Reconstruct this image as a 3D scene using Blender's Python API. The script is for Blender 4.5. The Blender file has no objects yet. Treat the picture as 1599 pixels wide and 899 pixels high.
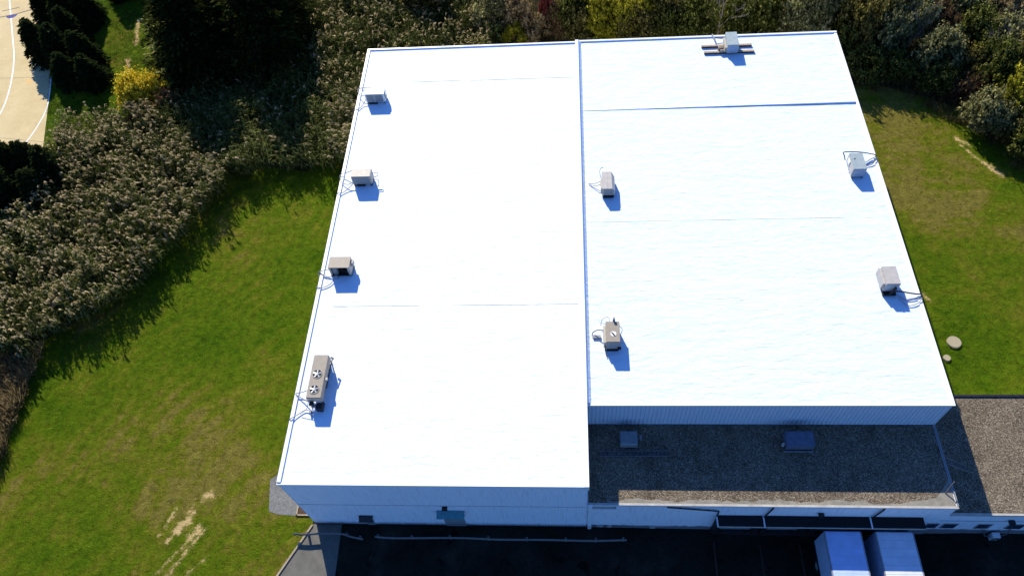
import bpy, bmesh, math, random
import numpy as np
from mathutils import Vector, Matrix
R = math.radians
scene = bpy.context.scene
col = scene.collection

# ------------------------------------------------------------------ camera
F_PX, PITCH, ROLL, YAW = 1172.5, 0.9785, -0.1264, 0.1377       # focal length in pixels of a 1599 px wide frame
CAM = np.array([20.537, -17.115, 59.5])
def cam_axes():
    p, r, yw = PITCH, ROLL, YAW
    fwd = np.array([0, math.cos(p), -math.sin(p)]); right = np.array([1., 0, 0]); up = np.cross(right, fwd)
    R2 = math.cos(r)*right + math.sin(r)*up; U2 = -math.sin(r)*right + math.cos(r)*up
    c, s = math.cos(yw), math.sin(yw); Z = np.array([[c, -s, 0], [s, c, 0], [0, 0, 1]])
    return Z @ R2, Z @ U2, Z @ fwd
AX, AU, AF = cam_axes()
cd = bpy.data.cameras.new('camera'); cam = bpy.data.objects.new('camera', cd); col.objects.link(cam)
cam.matrix_world = Matrix(((AX[0], AU[0], -AF[0], CAM[0]), (AX[1], AU[1], -AF[1], CAM[1]), (AX[2], AU[2], -AF[2], CAM[2]), (0, 0, 0, 1)))
cd.sensor_width = 36.0; cd.lens = 36.0*F_PX/1599.0; cd.clip_start = 0.5; cd.clip_end = 3000
scene.camera = cam
def spot(px, py, z=0.0):
    """world x, y of the point at height z seen at a photograph pixel"""
    d = AF + AX*(px-799.5)/F_PX - AU*(py-449.5)/F_PX
    t = (z-CAM[2])/d[2]; p = CAM + d*t
    return float(p[0]), float(p[1])

# ------------------------------------------------------------------ light
SUN_EL = 33.5; SAZ = 21.5                     # shadows run towards (sin, -cos) of SAZ
SUN_STRENGTH = 4.95; SKY_STRENGTH = 0.08
w = bpy.data.worlds.new('World'); scene.world = w; w.use_nodes = True
wn = w.node_tree.nodes; wn.clear()
sk = wn.new('ShaderNodeTexSky'); sk.sky_type = 'NISHITA'; sk.sun_disc = False
sk.sun_elevation = R(SUN_EL); sk.sun_rotation = R(-SAZ); sk.air_density = 1.0; sk.dust_density = 0.3; sk.ozone_density = 3.0
bg = wn.new('ShaderNodeBackground'); bg.inputs['Strength'].default_value = SKY_STRENGTH
wo = wn.new('ShaderNodeOutputWorld')
tint = wn.new('ShaderNodeMix'); tint.data_type = 'RGBA'; tint.blend_type = 'MULTIPLY'; tint.inputs[0].default_value = 1.0
tint.inputs[7].default_value = (0.55, 0.95, 1.62, 1.0)        # a very clear, deep blue autumn sky
w.node_tree.links.new(sk.outputs[0], tint.inputs[6]); w.node_tree.links.new(tint.outputs[2], bg.inputs[0]); w.node_tree.links.new(bg.outputs[0], wo.inputs[0])
sd = bpy.data.lights.new('sun', 'SUN'); sd.energy = SUN_STRENGTH; sd.angle = R(0.5); sd.color = (1.0, 0.93, 0.77)
sun = bpy.data.objects.new('sun', sd); col.objects.link(sun)
tr = Vector((math.sin(R(SAZ))*math.cos(R(SUN_EL)), -math.cos(R(SAZ))*math.cos(R(SUN_EL)), -math.sin(R(SUN_EL))))
sun.rotation_euler = tr.to_track_quat('-Z', 'Y').to_euler()
scene.view_settings.view_transform = 'Standard'; scene.view_settings.look = 'None'
scene.view_settings.exposure = 0.65; scene.view_settings.gamma = 1.0
scene.render.resolution_x = 1024; scene.render.resolution_y = 575
scene.render.engine = 'CYCLES'
scene.cycles.max_bounces = 5; scene.cycles.diffuse_bounces = 2; scene.cycles.transmission_bounces = 3
rng = np.random.default_rng(7); random.seed(7)

# ------------------------------------------------------------------ materials
class NT:
    def __init__(s, name):
        s.m = bpy.data.materials.new(name); s.m.use_nodes = True
        s.t = s.m.node_tree; s.t.nodes.clear()
        s.out = s.t.nodes.new('ShaderNodeOutputMaterial'); s.c = None
    def n(s, kind, **kw):
        nd = s.t.nodes.new(kind)
        for k, v in kw.items(): setattr(nd, k, v)
        return nd
    def put(s, sock, v):
        if isinstance(v, bpy.types.NodeSocket): s.t.links.new(v, sock)
        else: sock.default_value = (*v, 1.0) if (isinstance(v, tuple) and len(v) == 3 and sock.type == 'RGBA') else v
    def coord(s):
        if s.c is None: s.c = s.n('ShaderNodeTexCoord').outputs['Object']
        return s.c
    def mapping(s, scale=(1, 1, 1), rot=(0, 0, 0), loc=(0, 0, 0)):
        m = s.n('ShaderNodeMapping'); s.t.links.new(s.coord(), m.inputs[0])
        m.inputs['Scale'].default_value = scale; m.inputs['Rotation'].default_value = rot; m.inputs['Location'].default_value = loc
        return m.outputs[0]
    def noise(s, scale, detail=4, rough=0.6, vec=None, dist=0.0, out=0):
        n = s.n('ShaderNodeTexNoise'); s.t.links.new(vec or s.coord(), n.inputs['Vector'])
        n.inputs['Scale'].default_value = scale; n.inputs['Detail'].default_value = detail
        n.inputs['Roughness'].default_value = rough; n.inputs['Distortion'].default_value = dist
        return n.outputs[out]
    def ramp(s, fac, stops):
        r = s.n('ShaderNodeValToRGB'); s.t.links.new(fac, r.inputs[0]); e = r.color_ramp.elements
        while len(e) < len(stops): e.new(0.5)
        for i, (p, c) in enumerate(stops):
            e[i].position = p; e[i].color = (*c, 1) if isinstance(c, tuple) else (c, c, c, 1)
        return r.outputs[0]
    def math(s, op, a, b=0.0, clamp=False):
        m = s.n('ShaderNodeMath', operation=op); m.use_clamp = clamp
        s.put(m.inputs[0], a); s.put(m.inputs[1], b); return m.outputs[0]
    def mix(s, fac, a, b, mode='MIX'):
        m = s.n('ShaderNodeMix', data_type='RGBA', blend_type=mode)
        s.put(m.inputs[0], fac); s.put(m.inputs[6], a); s.put(m.inputs[7], b); return m.outputs[2]
    def bump(s, h, dist=0.02, strength=1.0):
        b = s.n('ShaderNodeBump'); s.t.links.new(h, b.inputs['Height'])
        b.inputs['Distance'].default_value = dist; b.inputs['Strength'].default_value = strength
        return b.outputs[0]
    def principled(s, color, rough=0.6, metal=0.0, normal=None, spec=0.3):
        p = s.n('ShaderNodeBsdfPrincipled'); s.put(p.inputs['Base Color'], color)
        s.put(p.inputs['Roughness'], rough); p.inputs['Metallic'].default_value = metal
        p.inputs['Specular IOR Level'].default_value = spec
        if normal: s.t.links.new(normal, p.inputs['Normal'])
        s.t.links.new(p.outputs[0], s.out.inputs[0]); return s.m

def plain(name, c, rough=0.55, metal=0.0, var=0.12, scale=3.0, spec=0.3, streak=False):
    t = NT(name)
    v = t.mapping((1, 1, 0.15)) if streak else t.coord()
    n = t.noise(scale, 5, 0.65, v)
    lo = tuple(max(0, x*(1-var)) for x in c); hi = tuple(min(1, x*(1+var*0.6)) for x in c)
    return t.principled(t.ramp(n, [(0.3, lo), (0.7, hi)]), rough, metal, spec=spec)

def leaf_mat(name, stops, transl=0.35, cscale=0.5):
    """foliage: every leaf gets its own tint, with drifts of tint through the crown"""
    t = NT(name)
    g = t.n('ShaderNodeNewGeometry').outputs['Random Per Island']
    n = t.noise(cscale, 3, 0.6)
    f = t.math('ADD', t.math('MULTIPLY', g, 0.62), t.math('MULTIPLY', n, 0.5)); f = t.math('SUBTRACT', f, 0.06, True)
    c = t.ramp(f, stops)
    d = t.n('ShaderNodeBsdfDiffuse'); t.put(d.inputs[0], c)
    tl = t.n('ShaderNodeBsdfTranslucent'); t.put(tl.inputs[0], c)
    m = t.n('ShaderNodeMixShader'); m.inputs[0].default_value = transl
    t.t.links.new(d.outputs[0], m.inputs[1]); t.t.links.new(tl.outputs[0], m.inputs[2])
    t.t.links.new(m.outputs[0], t.out.inputs[0]); return t.m

def membrane(name, base, dirt, smudge):
    t = NT(name)
    a = t.noise(1.0, 6, 0.62, t.mapping((0.55, 1.9, 1)), 0.6)
    b = t.noise(5.0, 4, 0.6, t.mapping((0.5, 1.4, 1)))
    cc = t.noise(0.12, 3, 0.5)
    m = t.ramp(a, [(0.30, dirt), (0.52, base), (0.75, base)])
    m = t.mix(t.ramp(cc, [(0.35, 0.0), (0.7, 0.5)]), m, base)
    sm = t.math('MULTIPLY', t.ramp(t.noise(0.9, 5, 0.7, t.mapping((0.5, 3.5, 1), loc=(13, 4, 0))), [(0.68, 0.0), (0.78, 1.0)]), 0.8)
    m = t.mix(sm, m, smudge)
    h = t.math('ADD', t.math('MULTIPLY', a, 1.0), t.math('MULTIPLY', b, 0.25))
    return t.principled(m, 0.7, normal=t.bump(h, 0.075, 1.0), spec=0.15)

def gravel(name, tones, scale=9.0):
    t = NT(name)
    v = t.n('ShaderNodeTexVoronoi'); t.t.links.new(t.coord(), v.inputs['Vector']); v.inputs['Scale'].default_value = scale
    sep = t.n('ShaderNodeSeparateColor'); t.t.links.new(v.outputs['Color'], sep.inputs[0])
    c = t.ramp(sep.outputs[0], tones)
    big = t.ramp(t.noise(0.45, 6, 0.72, dist=0.6), [(0.28, 0.58), (0.5, 0.98), (0.72, 1.2)])
    c = t.mix(1.0, c, big, 'MULTIPLY')
    return t.principled(c, 0.9, normal=t.bump(v.outputs['Distance'], 0.025, 0.8), spec=0.0)

def wall_white(name, c, stain, amount=0.5, base_h=0.9):
    t = NT(name)
    sep = t.n('ShaderNodeSeparateXYZ'); t.t.links.new(t.coord(), sep.inputs[0])
    st = t.ramp(t.noise(1.6, 5, 0.7, t.mapping((3.5, 3.5, 0.35))), [(0.52, 0.0), (0.72, 1.0)])
    low = t.ramp(t.math('ADD', t.math('DIVIDE', sep.outputs[2], base_h), t.math('MULTIPLY', t.noise(1.5, 4), -0.9)), [(0.0, 1.0), (0.35, 0.0)])
    f = t.math('MULTIPLY', t.math('MAXIMUM', t.math('MULTIPLY', st, 0.35), low), amount, True)
    return t.principled(t.mix(f, c, stain), 0.5, spec=0.3)

M = {}
M['membrane_left'] = membrane('bright_roof_membrane', (0.735, 0.785, 0.87), (0.665, 0.73, 0.83), (0.58, 0.63, 0.68))
M['membrane_right'] = membrane('pale_roof_membrane', (0.665, 0.735, 0.82), (0.585, 0.67, 0.76), (0.50, 0.56, 0.62))
M['coping'] = plain('white_coping', (0.80, 0.82, 0.84), 0.4, var=0.06)
M['coping_grey'] = plain('weathered_edge_metal', (0.42, 0.40, 0.36), 0.6, var=0.25, scale=1.5)
M['seam'] = plain('roof_seam', (0.70, 0.74, 0.77), 0.7, var=0.25, scale=0.8)
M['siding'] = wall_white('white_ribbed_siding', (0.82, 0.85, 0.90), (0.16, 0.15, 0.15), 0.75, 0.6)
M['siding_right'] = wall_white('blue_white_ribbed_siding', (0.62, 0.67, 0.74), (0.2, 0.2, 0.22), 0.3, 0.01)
M['block'] = wall_white('painted_block_wall', (0.80, 0.82, 0.86), (0.10, 0.10, 0.11), 0.9, 0.9)
M['gravel'] = gravel('roof_gravel', [(0.0, (0.05, 0.039, 0.028)), (0.35, (0.115, 0.09, 0.064)), (0.65, (0.175, 0.138, 0.10)), (0.85, (0.23, 0.19, 0.135)), (1.0, (0.36, 0.31, 0.23))], 19.0)
M['dust'] = plain('pale_roof_border', (0.24, 0.22, 0.18), 0.9, var=0.3, scale=2.0)
M['pebbles'] = gravel('pale_pebbles', [(0.0, (0.12, 0.12, 0.12)), (0.5, (0.16, 0.16, 0.155)), (1.0, (0.21, 0.21, 0.20))], 16.0)
M['beige'] = plain('beige_enamel', (0.30, 0.255, 0.20), 0.5, var=0.12)
M['sand'] = plain('sand_enamel', (0.42, 0.38, 0.32), 0.5, var=0.18)
M['cabinet_white'] = plain('off_white_enamel', (0.72, 0.72, 0.70), 0.5, var=0.1)
M['cabinet_grey'] = plain('weathered_grey_enamel', (0.30, 0.36, 0.37), 0.5, var=0.22, scale=5)
M['cabinet_pale'] = plain('pale_taupe_enamel', (0.42, 0.39, 0.36), 0.5, var=0.15)
M['panel_grey'] = plain('grey_coil_panel', (0.22, 0.24, 0.25), 0.6, var=0.35, scale=9)
M['dark'] = plain('dark_metal', (0.02, 0.02, 0.023), 0.5, var=0.3)
M['black'] = plain('black_rubber', (0.008, 0.008, 0.009), 0.7, var=0.2)
M['steel'] = plain('dull_steel', (0.26, 0.265, 0.28), 0.45, 0.2, var=0.2)
M['pipe'] = plain('grey_pipe', (0.28, 0.27, 0.30), 0.5, var=0.2)
M['pipe_dark'] = plain('dark_pipe_foam', (0.03, 0.03, 0.035), 0.7, var=0.3)
M['blade'] = plain('bright_fan_blade', (0.55, 0.56, 0.57), 0.35, 0.3, var=0.1)
M['timber'] = plain('weathered_timber', (0.40, 0.31, 0.22), 0.8, var=0.35, scale=6)
M['teal'] = plain('teal_awning_sheet', (0.07, 0.22, 0.26), 0.6, var=0.25)
M['glass'] = plain('dark_window_glass', (0.03, 0.045, 0.075), 0.15, var=0.1, spec=0.5)
M['canopy'] = plain('black_canopy_roofing', (0.010, 0.010, 0.012), 0.9, var=0.3)
M['trailer_blue'] = plain('blue_white_trailer_roof', (0.42, 0.52, 0.78), 0.5, var=0.14, scale=1.2)
M['trailer_white'] = plain('white_trailer_roof', (0.62, 0.64, 0.72), 0.5, var=0.14, scale=1.2)
M['trailer_side'] = plain('pale_trailer_side', (0.42, 0.50, 0.66), 0.5, var=0.12, streak=True)
M['tyre'] = plain('tyre_rubber', (0.015, 0.015, 0.015), 0.8, var=0.2)
M['cover_tan'] = plain('tan_concrete_cover', (0.34, 0.29, 0.19), 0.85, var=0.12, scale=9)
M['rail'] = plain('galvanised_rail', (0.13, 0.125, 0.12), 0.45, 0.1, var=0.25)
M['ladder'] = plain('dull_aluminium', (0.16, 0.17, 0.18), 0.5, 0.3, var=0.2)
M['bark'] = plain('grey_brown_bark', (0.09, 0.07, 0.055), 0.9, var=0.4, scale=8)
M['pale_bark'] = plain('pale_bare_wood', (0.30, 0.24, 0.20), 0.9, var=0.3, scale=8)
M['line_white'] = plain('white_court_line', (0.80, 0.80, 0.80), 0.7, var=0.06)
M['line_brown'] = plain('dull_brown_court_line', (0.13, 0.09, 0.10), 0.8, var=0.25, scale=1.5)
M['line_blue'] = plain('blue_court_paint', (0.035, 0.04, 0.22), 0.8, var=0.3, scale=1.5)
M['arrow'] = plain('orange_court_mark', (0.62, 0.42, 0.17), 0.8, var=0.15, scale=4)
M['lane'] = plain('worn_lane_paint', (0.06, 0.035, 0.025), 0.9, var=0.4, scale=1.5)
M['soil_edge'] = plain('concrete_edging', (0.36, 0.29, 0.2), 0.9, var=0.3, scale=4)

DARKG, MIDG = (0.012, 0.022, 0.010), (0.03, 0.05, 0.016)
M['spruce'] = leaf_mat('spruce_needles', [(0.0, (0.005, 0.009, 0.003)), (0.6, (0.013, 0.020, 0.006)), (1.0, (0.04, 0.050, 0.014))], 0.1)
M['pine'] = leaf_mat('pine_needles', [(0.0, (0.005, 0.008, 0.002)), (0.6, (0.016, 0.021, 0.005)), (1.0, (0.07, 0.075, 0.018))], 0.12)
M['leaf_green'] = leaf_mat('dull_green_leaves', [(0.0, (0.008, 0.012, 0.002)), (0.5, (0.07, 0.085, 0.014)), (1.0, (0.46, 0.45, 0.13))], 0.5)
M['leaf_grey'] = leaf_mat('grey_green_leaves', [(0.0, (0.014, 0.017, 0.004)), (0.45, (0.15, 0.15, 0.05)), (1.0, (0.78, 0.73, 0.36))], 0.5)
M['leaf_lime'] = leaf_mat('yellow_green_leaves', [(0.0, (0.03, 0.04, 0.006)), (0.45, (0.25, 0.24, 0.02)), (1.0, (0.75, 0.64, 0.07))], 0.5)
M['leaf_olive'] = leaf_mat('olive_leaves', [(0.0, (0.014, 0.014, 0.004)), (0.5, (0.11, 0.10, 0.025)), (1.0, (0.50, 0.42, 0.14))], 0.45)
M['leaf_tan'] = leaf_mat('dry_tan_leaves', [(0.0, (0.06, 0.043, 0.02)), (0.5, (0.26, 0.19, 0.09)), (1.0, (0.58, 0.44, 0.24))])
M['leaf_red'] = leaf_mat('red_leaves', [(0.0, (0.05, 0.012, 0.01)), (0.5, (0.18, 0.035, 0.03)), (1.0, (0.32, 0.09, 0.07))])
M['leaf_brown'] = leaf_mat('brown_leaves', [(0.0, (0.03, 0.02, 0.010)), (0.5, (0.15, 0.088, 0.042)), (1.0, (0.36, 0.23, 0.11))])
M['leaf_yellow'] = leaf_mat('bright_yellow_leaves', [(0.0, (0.14, 0.10, 0.01)), (0.35, (0.50, 0.37, 0.02)), (0.7, (0.80, 0.62, 0.05)), (1.0, (0.95, 0.85, 0.22))], 0.45)
M['reed_leaf'] = leaf_mat('reed_blades', [(0.0, (0.008, 0.012, 0.002)), (0.5, (0.055, 0.068, 0.014)), (1.0, (0.36, 0.38, 0.13))], 0.4, 0.15)
M['reed_plume'] = leaf_mat('reed_plumes', [(0.0, (0.08, 0.062, 0.028)), (0.5, (0.38, 0.30, 0.155)), (1.0, (0.88, 0.73, 0.45))], 0.42, 0.12)
M['weed'] = leaf_mat('dry_weeds', [(0.0, (0.03, 0.026, 0.009)), (0.5, (0.12, 0.092, 0.035)), (1.0, (0.30, 0.23, 0.10))], 0.3, 0.4)
M['grass_blade'] = leaf_mat('rough_grass', [(0.0, (0.02, 0.04, 0.006)), (0.5, (0.06, 0.095, 0.015)), (1.0, (0.13, 0.15, 0.04))], 0.3, 0.3)

def lawn_material():
    t = NT('mown_lawn')
    sep = t.n('ShaderNodeSeparateXYZ'); t.t.links.new(t.coord(), sep.inputs[0]); X, Y = sep.outputs[0], sep.outputs[1]
    warp = t.noise(0.06, 2, 0.5)
    # broad drifts of green and dry grass
    big = t.noise(0.085, 5, 0.62)
    mid = t.noise(0.55, 5, 0.7)
    fine = t.noise(3.2, 4, 0.75)
    tuft = t.noise(11.0, 3, 0.7)
    # mowing passes that bend with the lawn
    bend = t.math('ADD', t.math('MULTIPLY', X, 0.78), t.math('ADD', t.math('MULTIPLY', Y, -0.56), t.math('MULTIPLY', warp, 10.0)))
    mow = t.math('SINE', t.math('MULTIPLY', bend, 4.1))
    bend2 = t.math('ADD', t.math('MULTIPLY', X, 0.12), t.math('ADD', Y, t.math('MULTIPLY', warp, 9.0)))
    mow2 = t.math('SINE', t.math('MULTIPLY', bend2, 4.2))
    side = t.math('GREATER_THAN', X, 30.0)
    mowf = t.math('ADD', t.math('MULTIPLY', mow, t.math('SUBTRACT', 1.0, side)), t.math('MULTIPLY', t.math('MULTIPLY', mow2, side), 0.6))
    f = t.math('SUBTRACT', t.math('ADD', t.math('MULTIPLY', big, 1.25), t.math('MULTIPLY', mid, 0.75)), 0.22)
    f = t.math('ADD', f, t.math('MULTIPLY', mowf, t.math('MULTIPLY', t.ramp(t.noise(0.16, 3), [(0.38, 0.1), (0.68, 1.0)]), 0.085)))
    # drier towards the far right and in the low left, where the photograph shows straw tones
    dryR = t.math('MULTIPLY', t.math('SMOOTH_MIN', t.math('MAXIMUM', t.math('MULTIPLY', t.math('SUBTRACT', Y, 20.0), 0.03), 0.0), 0.5), side)
    dryL = t.math('MULTIPLY', t.math('MAXIMUM', t.math('SUBTRACT', 1.0, t.math('MULTIPLY', t.math('SQRT', t.math('ADD', t.math('POWER', t.math('ADD', X, 10.0), 2.0), t.math('POWER', t.math('SUBTRACT', Y, 1.0), 2.0))), 0.06)), 0.0), 0.17)
    f = t.math('ADD', f, t.math('ADD', t.math('MULTIPLY', dryR, 0.45), dryL))
    f = t.math('ADD', f, t.math('MULTIPLY', t.math('SUBTRACT', fine, 0.5), 0.42))
    c = t.ramp(f, [(0.38, (0.020, 0.046, 0.002)), (0.60, (0.060, 0.116, 0.003)), (0.82, (0.100, 0.142, 0.006)), (0.98, (0.152, 0.150, 0.014)), (1.0, (0.18, 0.156, 0.03))])
    blot = t.noise(1.7, 6, 0.8, dist=0.4)
    c = t.mix(1.0, c, t.ramp(blot, [(0.30, 0.50), (0.50, 0.98), (0.72, 1.45)]), 'MULTIPLY')
    c = t.mix(1.0, c, t.ramp(tuft, [(0.28, 0.45), (0.5, 1.0), (0.72, 1.55)]), 'MULTIPLY')
    # bare sandy scars: rounded strokes with ragged rims
    rag = t.math('ADD', t.math('MULTIPLY', t.math('SUBTRACT', t.noise(1.6, 5, 0.75), 0.5), 1.9), t.math('MULTIPLY', t.math('SUBTRACT', t.noise(7.0, 3, 0.7), 0.5), 0.9))
    total = None
    scars = [(-11.4, -0.6, -10.8, 0.1, 0.25), (-12.0, -1.6, -10.5, 0.9, -0.05), (-12.9, -1.0, -12.0, 1.0, -0.10), (-10.2, -1.2, -9.6, -0.6, 0.12), (-9.9, 2.1, -9.3, 2.3, 0.10),
             (-12.3, -4.2, -10.0, -1.1, -0.13), (-11.5, -4.6, -9.2, -0.6, -0.10), (-10.2, -4.5, -8.3, -2.7, -0.15), (-10.9, 0.6, -10.5, 1.8, -0.12),
             (60.8, 40.6, 61.8, 39.6, 0.02), (62.6, 37.1, 63.8, 35.4, 0.10), (61.0, 39.6, 63.4, 35.4, -0.1),
             (52.1, 21.8, 52.9, 20.8, -0.1), (-28.9, 50.5, -31.5, 53.5, 0.3), (-33.5, 54.0, -35.0, 58.0, 0.15), (-34.9, 61, -36.0, 66.0, 0.1)]
    for x0, y0, x1, y1, r in scars:
        dx, dy = x1-x0, y1-y0; L2 = dx*dx+dy*dy
        px = t.math('SUBTRACT', X, x0); py = t.math('SUBTRACT', Y, y0)
        h = t.math('ADD', t.math('MULTIPLY', px, dx/L2), t.math('MULTIPLY', py, dy/L2), True)
        ax = t.math('SUBTRACT', px, t.math('MULTIPLY', h, dx)); ay = t.math('SUBTRACT', py, t.math('MULTIPLY', h, dy))
        d = t.math('SUBTRACT', t.math('SQRT', t.math('ADD', t.math('MULTIPLY', ax, ax), t.math('MULTIPLY', ay, ay))), r)
        total = d if total is None else t.math('MINIMUM', total, d)
    s = t.math('ADD', total, rag)
    mask = t.ramp(s, [(0.0, 1.0), (0.06, 0.45), (0.3, 0.0)])
    sand = t.ramp(fine, [(0.3, (0.50, 0.34, 0.14)), (0.7, (0.78, 0.57, 0.27))])
    c = t.mix(mask, c, sand)
    h = t.math('ADD', t.math('MULTIPLY', tuft, 0.8), t.math('MULTIPLY', blot, 1.5))
    return t.principled(c, 0.95, normal=t.bump(h, 0.22, 1.0), spec=0.03)
M['lawn'] = lawn_material()

def asphalt_material():
    t = NT('shaded_worn_asphalt')  # darker than the pavement: the hall's shade is painted into this colour
    a = t.noise(0.25, 6, 0.65); b = t.noise(14, 3, 0.7)
    c = t.ramp(a, [(0.3, (0.008, 0.008, 0.006)), (0.55, (0.019, 0.018, 0.014)), (0.75, (0.040, 0.037, 0.029))])
    st = t.ramp(t.noise(0.7, 4, 0.6, t.mapping((1, 1, 1), loc=(7, 3, 0)), 0.8), [(0.60, 0.0), (0.68, 0.8)])
    c = t.mix(st, c, (0.004, 0.004, 0.004))
    cv = t.n('ShaderNodeTexVoronoi', feature='DISTANCE_TO_EDGE'); t.t.links.new(t.noise(0.6, 4, 0.7, out=1), cv.inputs['Vector']); cv.inputs['Scale'].default_value = 5.0
    c = t.mix(t.ramp(cv.outputs['Distance'], [(0.0, 0.6), (0.02, 0.0)]), c, (0.05, 0.046, 0.038))
    c = t.mix(1.0, c, t.ramp(b, [(0.3, 0.75), (0.7, 1.25)]), 'MULTIPLY')
    return t.principled(c, 0.85, normal=t.bump(b, 0.01), spec=0.0)
M['asphalt'] = asphalt_material()
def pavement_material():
    t = NT('sunlit_weathered_pavement')  # paler than the lot: sunlight on this corner is painted into the colour
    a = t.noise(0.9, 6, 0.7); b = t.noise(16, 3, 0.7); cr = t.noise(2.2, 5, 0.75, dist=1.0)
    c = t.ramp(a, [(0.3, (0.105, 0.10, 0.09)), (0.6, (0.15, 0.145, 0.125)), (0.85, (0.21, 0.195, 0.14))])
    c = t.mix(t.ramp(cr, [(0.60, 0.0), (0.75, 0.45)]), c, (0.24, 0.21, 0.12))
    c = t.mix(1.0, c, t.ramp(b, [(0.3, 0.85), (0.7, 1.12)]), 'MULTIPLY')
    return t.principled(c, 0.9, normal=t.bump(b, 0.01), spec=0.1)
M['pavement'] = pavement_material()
def court_material():
    t = NT('tan_court_surface')
    a = t.noise(0.35, 5, 0.6); b = t.noise(2.5, 4, 0.7)
    c = t.ramp(a, [(0.3, (0.50, 0.385, 0.195)), (0.7, (0.60, 0.48, 0.26))])
    c = t.mix(1.0, c, t.ramp(b, [(0.3, 0.93), (0.7, 1.05)]), 'MULTIPLY')
    return t.principled(c, 0.8, spec=0.15)
M['court'] = court_material()
def litter_material():
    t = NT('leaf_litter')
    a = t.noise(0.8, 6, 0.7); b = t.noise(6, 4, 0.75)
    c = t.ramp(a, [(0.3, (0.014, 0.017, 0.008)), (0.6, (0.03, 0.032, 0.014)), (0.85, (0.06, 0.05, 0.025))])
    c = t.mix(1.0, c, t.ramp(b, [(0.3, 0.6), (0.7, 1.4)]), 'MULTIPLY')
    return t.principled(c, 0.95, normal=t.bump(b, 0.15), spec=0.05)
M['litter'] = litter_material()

# ------------------------------------------------------------------ mesh helpers
class MB:
    def __init__(s): s.v = []; s.f = []
    def add(s, vs, fs):
        o = len(s.v); s.v += [tuple(map(float, p)) for p in vs]; s.f += [tuple(i+o for i in f) for f in fs]; return s
    def box(s, x0, x1, y0, y1, z0, z1):
        return s.add([(x0, y0, z0), (x1, y0, z0), (x1, y1, z0), (x0, y1, z0), (x0, y0, z1), (x1, y0, z1), (x1, y1, z1), (x0, y1, z1)],
                     [(0, 3, 2, 1), (4, 5, 6, 7), (0, 1, 5, 4), (1, 2, 6, 5), (2, 3, 7, 6), (3, 0, 4, 7)])
    def prism(s, pts, z0, z1):
        n = len(pts)
        return s.add([(x, y, z0) for x, y in pts]+[(x, y, z1) for x, y in pts],
                     [tuple(range(n-1, -1, -1)), tuple(range(n, 2*n))]+[(i, (i+1) % n, n+(i+1) % n, n+i) for i in range(n)])
    def bar(s, a, b, wd, ht):
        a = Vector(a); b = Vector(b); d = (b-a).normalized(); up = Vector((0, 0, 1)) if abs(d.z) < 0.95 else Vector((0, 1, 0))
        x = d.cross(up).normalized()*wd/2; y = x.cross(d).normalized()*ht/2
        vs = [p+sx*x+sy*y for p in (a, b) for sx, sy in ((-1, -1), (1, -1), (1, 1), (-1, 1))]
        return s.add(vs, [(0, 1, 2, 3), (7, 6, 5, 4), (0, 4, 5, 1), (1, 5, 6, 2), (2, 6, 7, 3), (3, 7, 4, 0)])
    def tube(s, pts, r, n=8, r1=None):
        pts = [Vector(p) for p in pts]; k = len(pts); r1 = r if r1 is None else r1; rings = []
        up = None
        for i, p in enumerate(pts):
            d = (pts[min(i+1, k-1)]-pts[max(i-1, 0)]).normalized()
            if up is None: up = Vector((0, 0, 1)) if abs(d.z) < 0.9 else Vector((1, 0, 0))
            x = d.cross(up).normalized(); y = x.cross(d).normalized(); up = y
            rr = r+(r1-r)*i/(k-1)
            rings.append([p+(x*math.cos(2*math.pi*j/n)+y*math.sin(2*math.pi*j/n))*rr for j in range(n)])
        vs = [q for rg in rings for q in rg]; fs = []
        for i in range(k-1):
            for j in range(n): fs.append((i*n+j, i*n+(j+1) % n, (i+1)*n+(j+1) % n, (i+1)*n+j))
        fs += [tuple(range(n-1, -1, -1)), tuple((k-1)*n+j for j in range(n))]
        return s.add(vs, fs)
    def cyl(s, x, y, z0, z1, r, n=24, r1=None):
        r1 = r if r1 is None else r1
        vs = [(x+r*math.cos(2*math.pi*j/n), y+r*math.sin(2*math.pi*j/n), z0) for j in range(n)]+[(x+r1*math.cos(2*math.pi*j/n), y+r1*math.sin(2*math.pi*j/n), z1) for j in range(n)]
        return s.add(vs, [tuple(range(n-1, -1, -1)), tuple(range(n, 2*n))]+[(i, (i+1) % n, n+(i+1) % n, n+i) for i in range(n)])
    def build(s, name, mat, parent=None, bevel=0.0, smooth=False):
        me = bpy.data.meshes.new(name); me.from_pydata(s.v, [], s.f); me.validate()
        if bevel:
            bm = bmesh.new(); bm.from_mesh(me)
            bmesh.ops.bevel(bm, geom=bm.edges[:], offset=bevel, segments=2, affect='EDGES'); bm.to_mesh(me); bm.free()
        me.materials.append(mat)
        if smooth: me.polygons.foreach_set('use_smooth', [True]*len(me.polygons))
        o = bpy.data.objects.new(name, me); col.objects.link(o)
        if parent: o.parent = parent
        return o
def smooth_path(pts, n=6):
    pts = [Vector(p) for p in pts]; out = []
    P = [pts[0]*2-pts[1]]+pts+[pts[-1]*2-pts[-2]]
    for i in range(1, len(P)-2):
        for k in range(n):
            t = k/n; a, b, c, d = P[i-1:i+3]
            out.append(0.5*((2*b)+(c-a)*t+(2*a-5*b+4*c-d)*t*t+(3*b-a-3*c+d)*t**3))
    return out+[pts[-1]]
def tag(o, label=None, cat=None, group=None, kind=None):
    if label: o['label'] = label
    if cat: o['category'] = cat
    if group: o['group'] = group
    if kind: o['kind'] = kind
    return o
def thing(name, label, cat, loc=(0, 0, 0), rz=0.0, group=None):
    o = bpy.data.objects.new(name, None); col.objects.link(o); o.location = loc; o.rotation_euler = (0, 0, rz)
    o.empty_display_size = 0.3
    return tag(o, label, cat, group)
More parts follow.
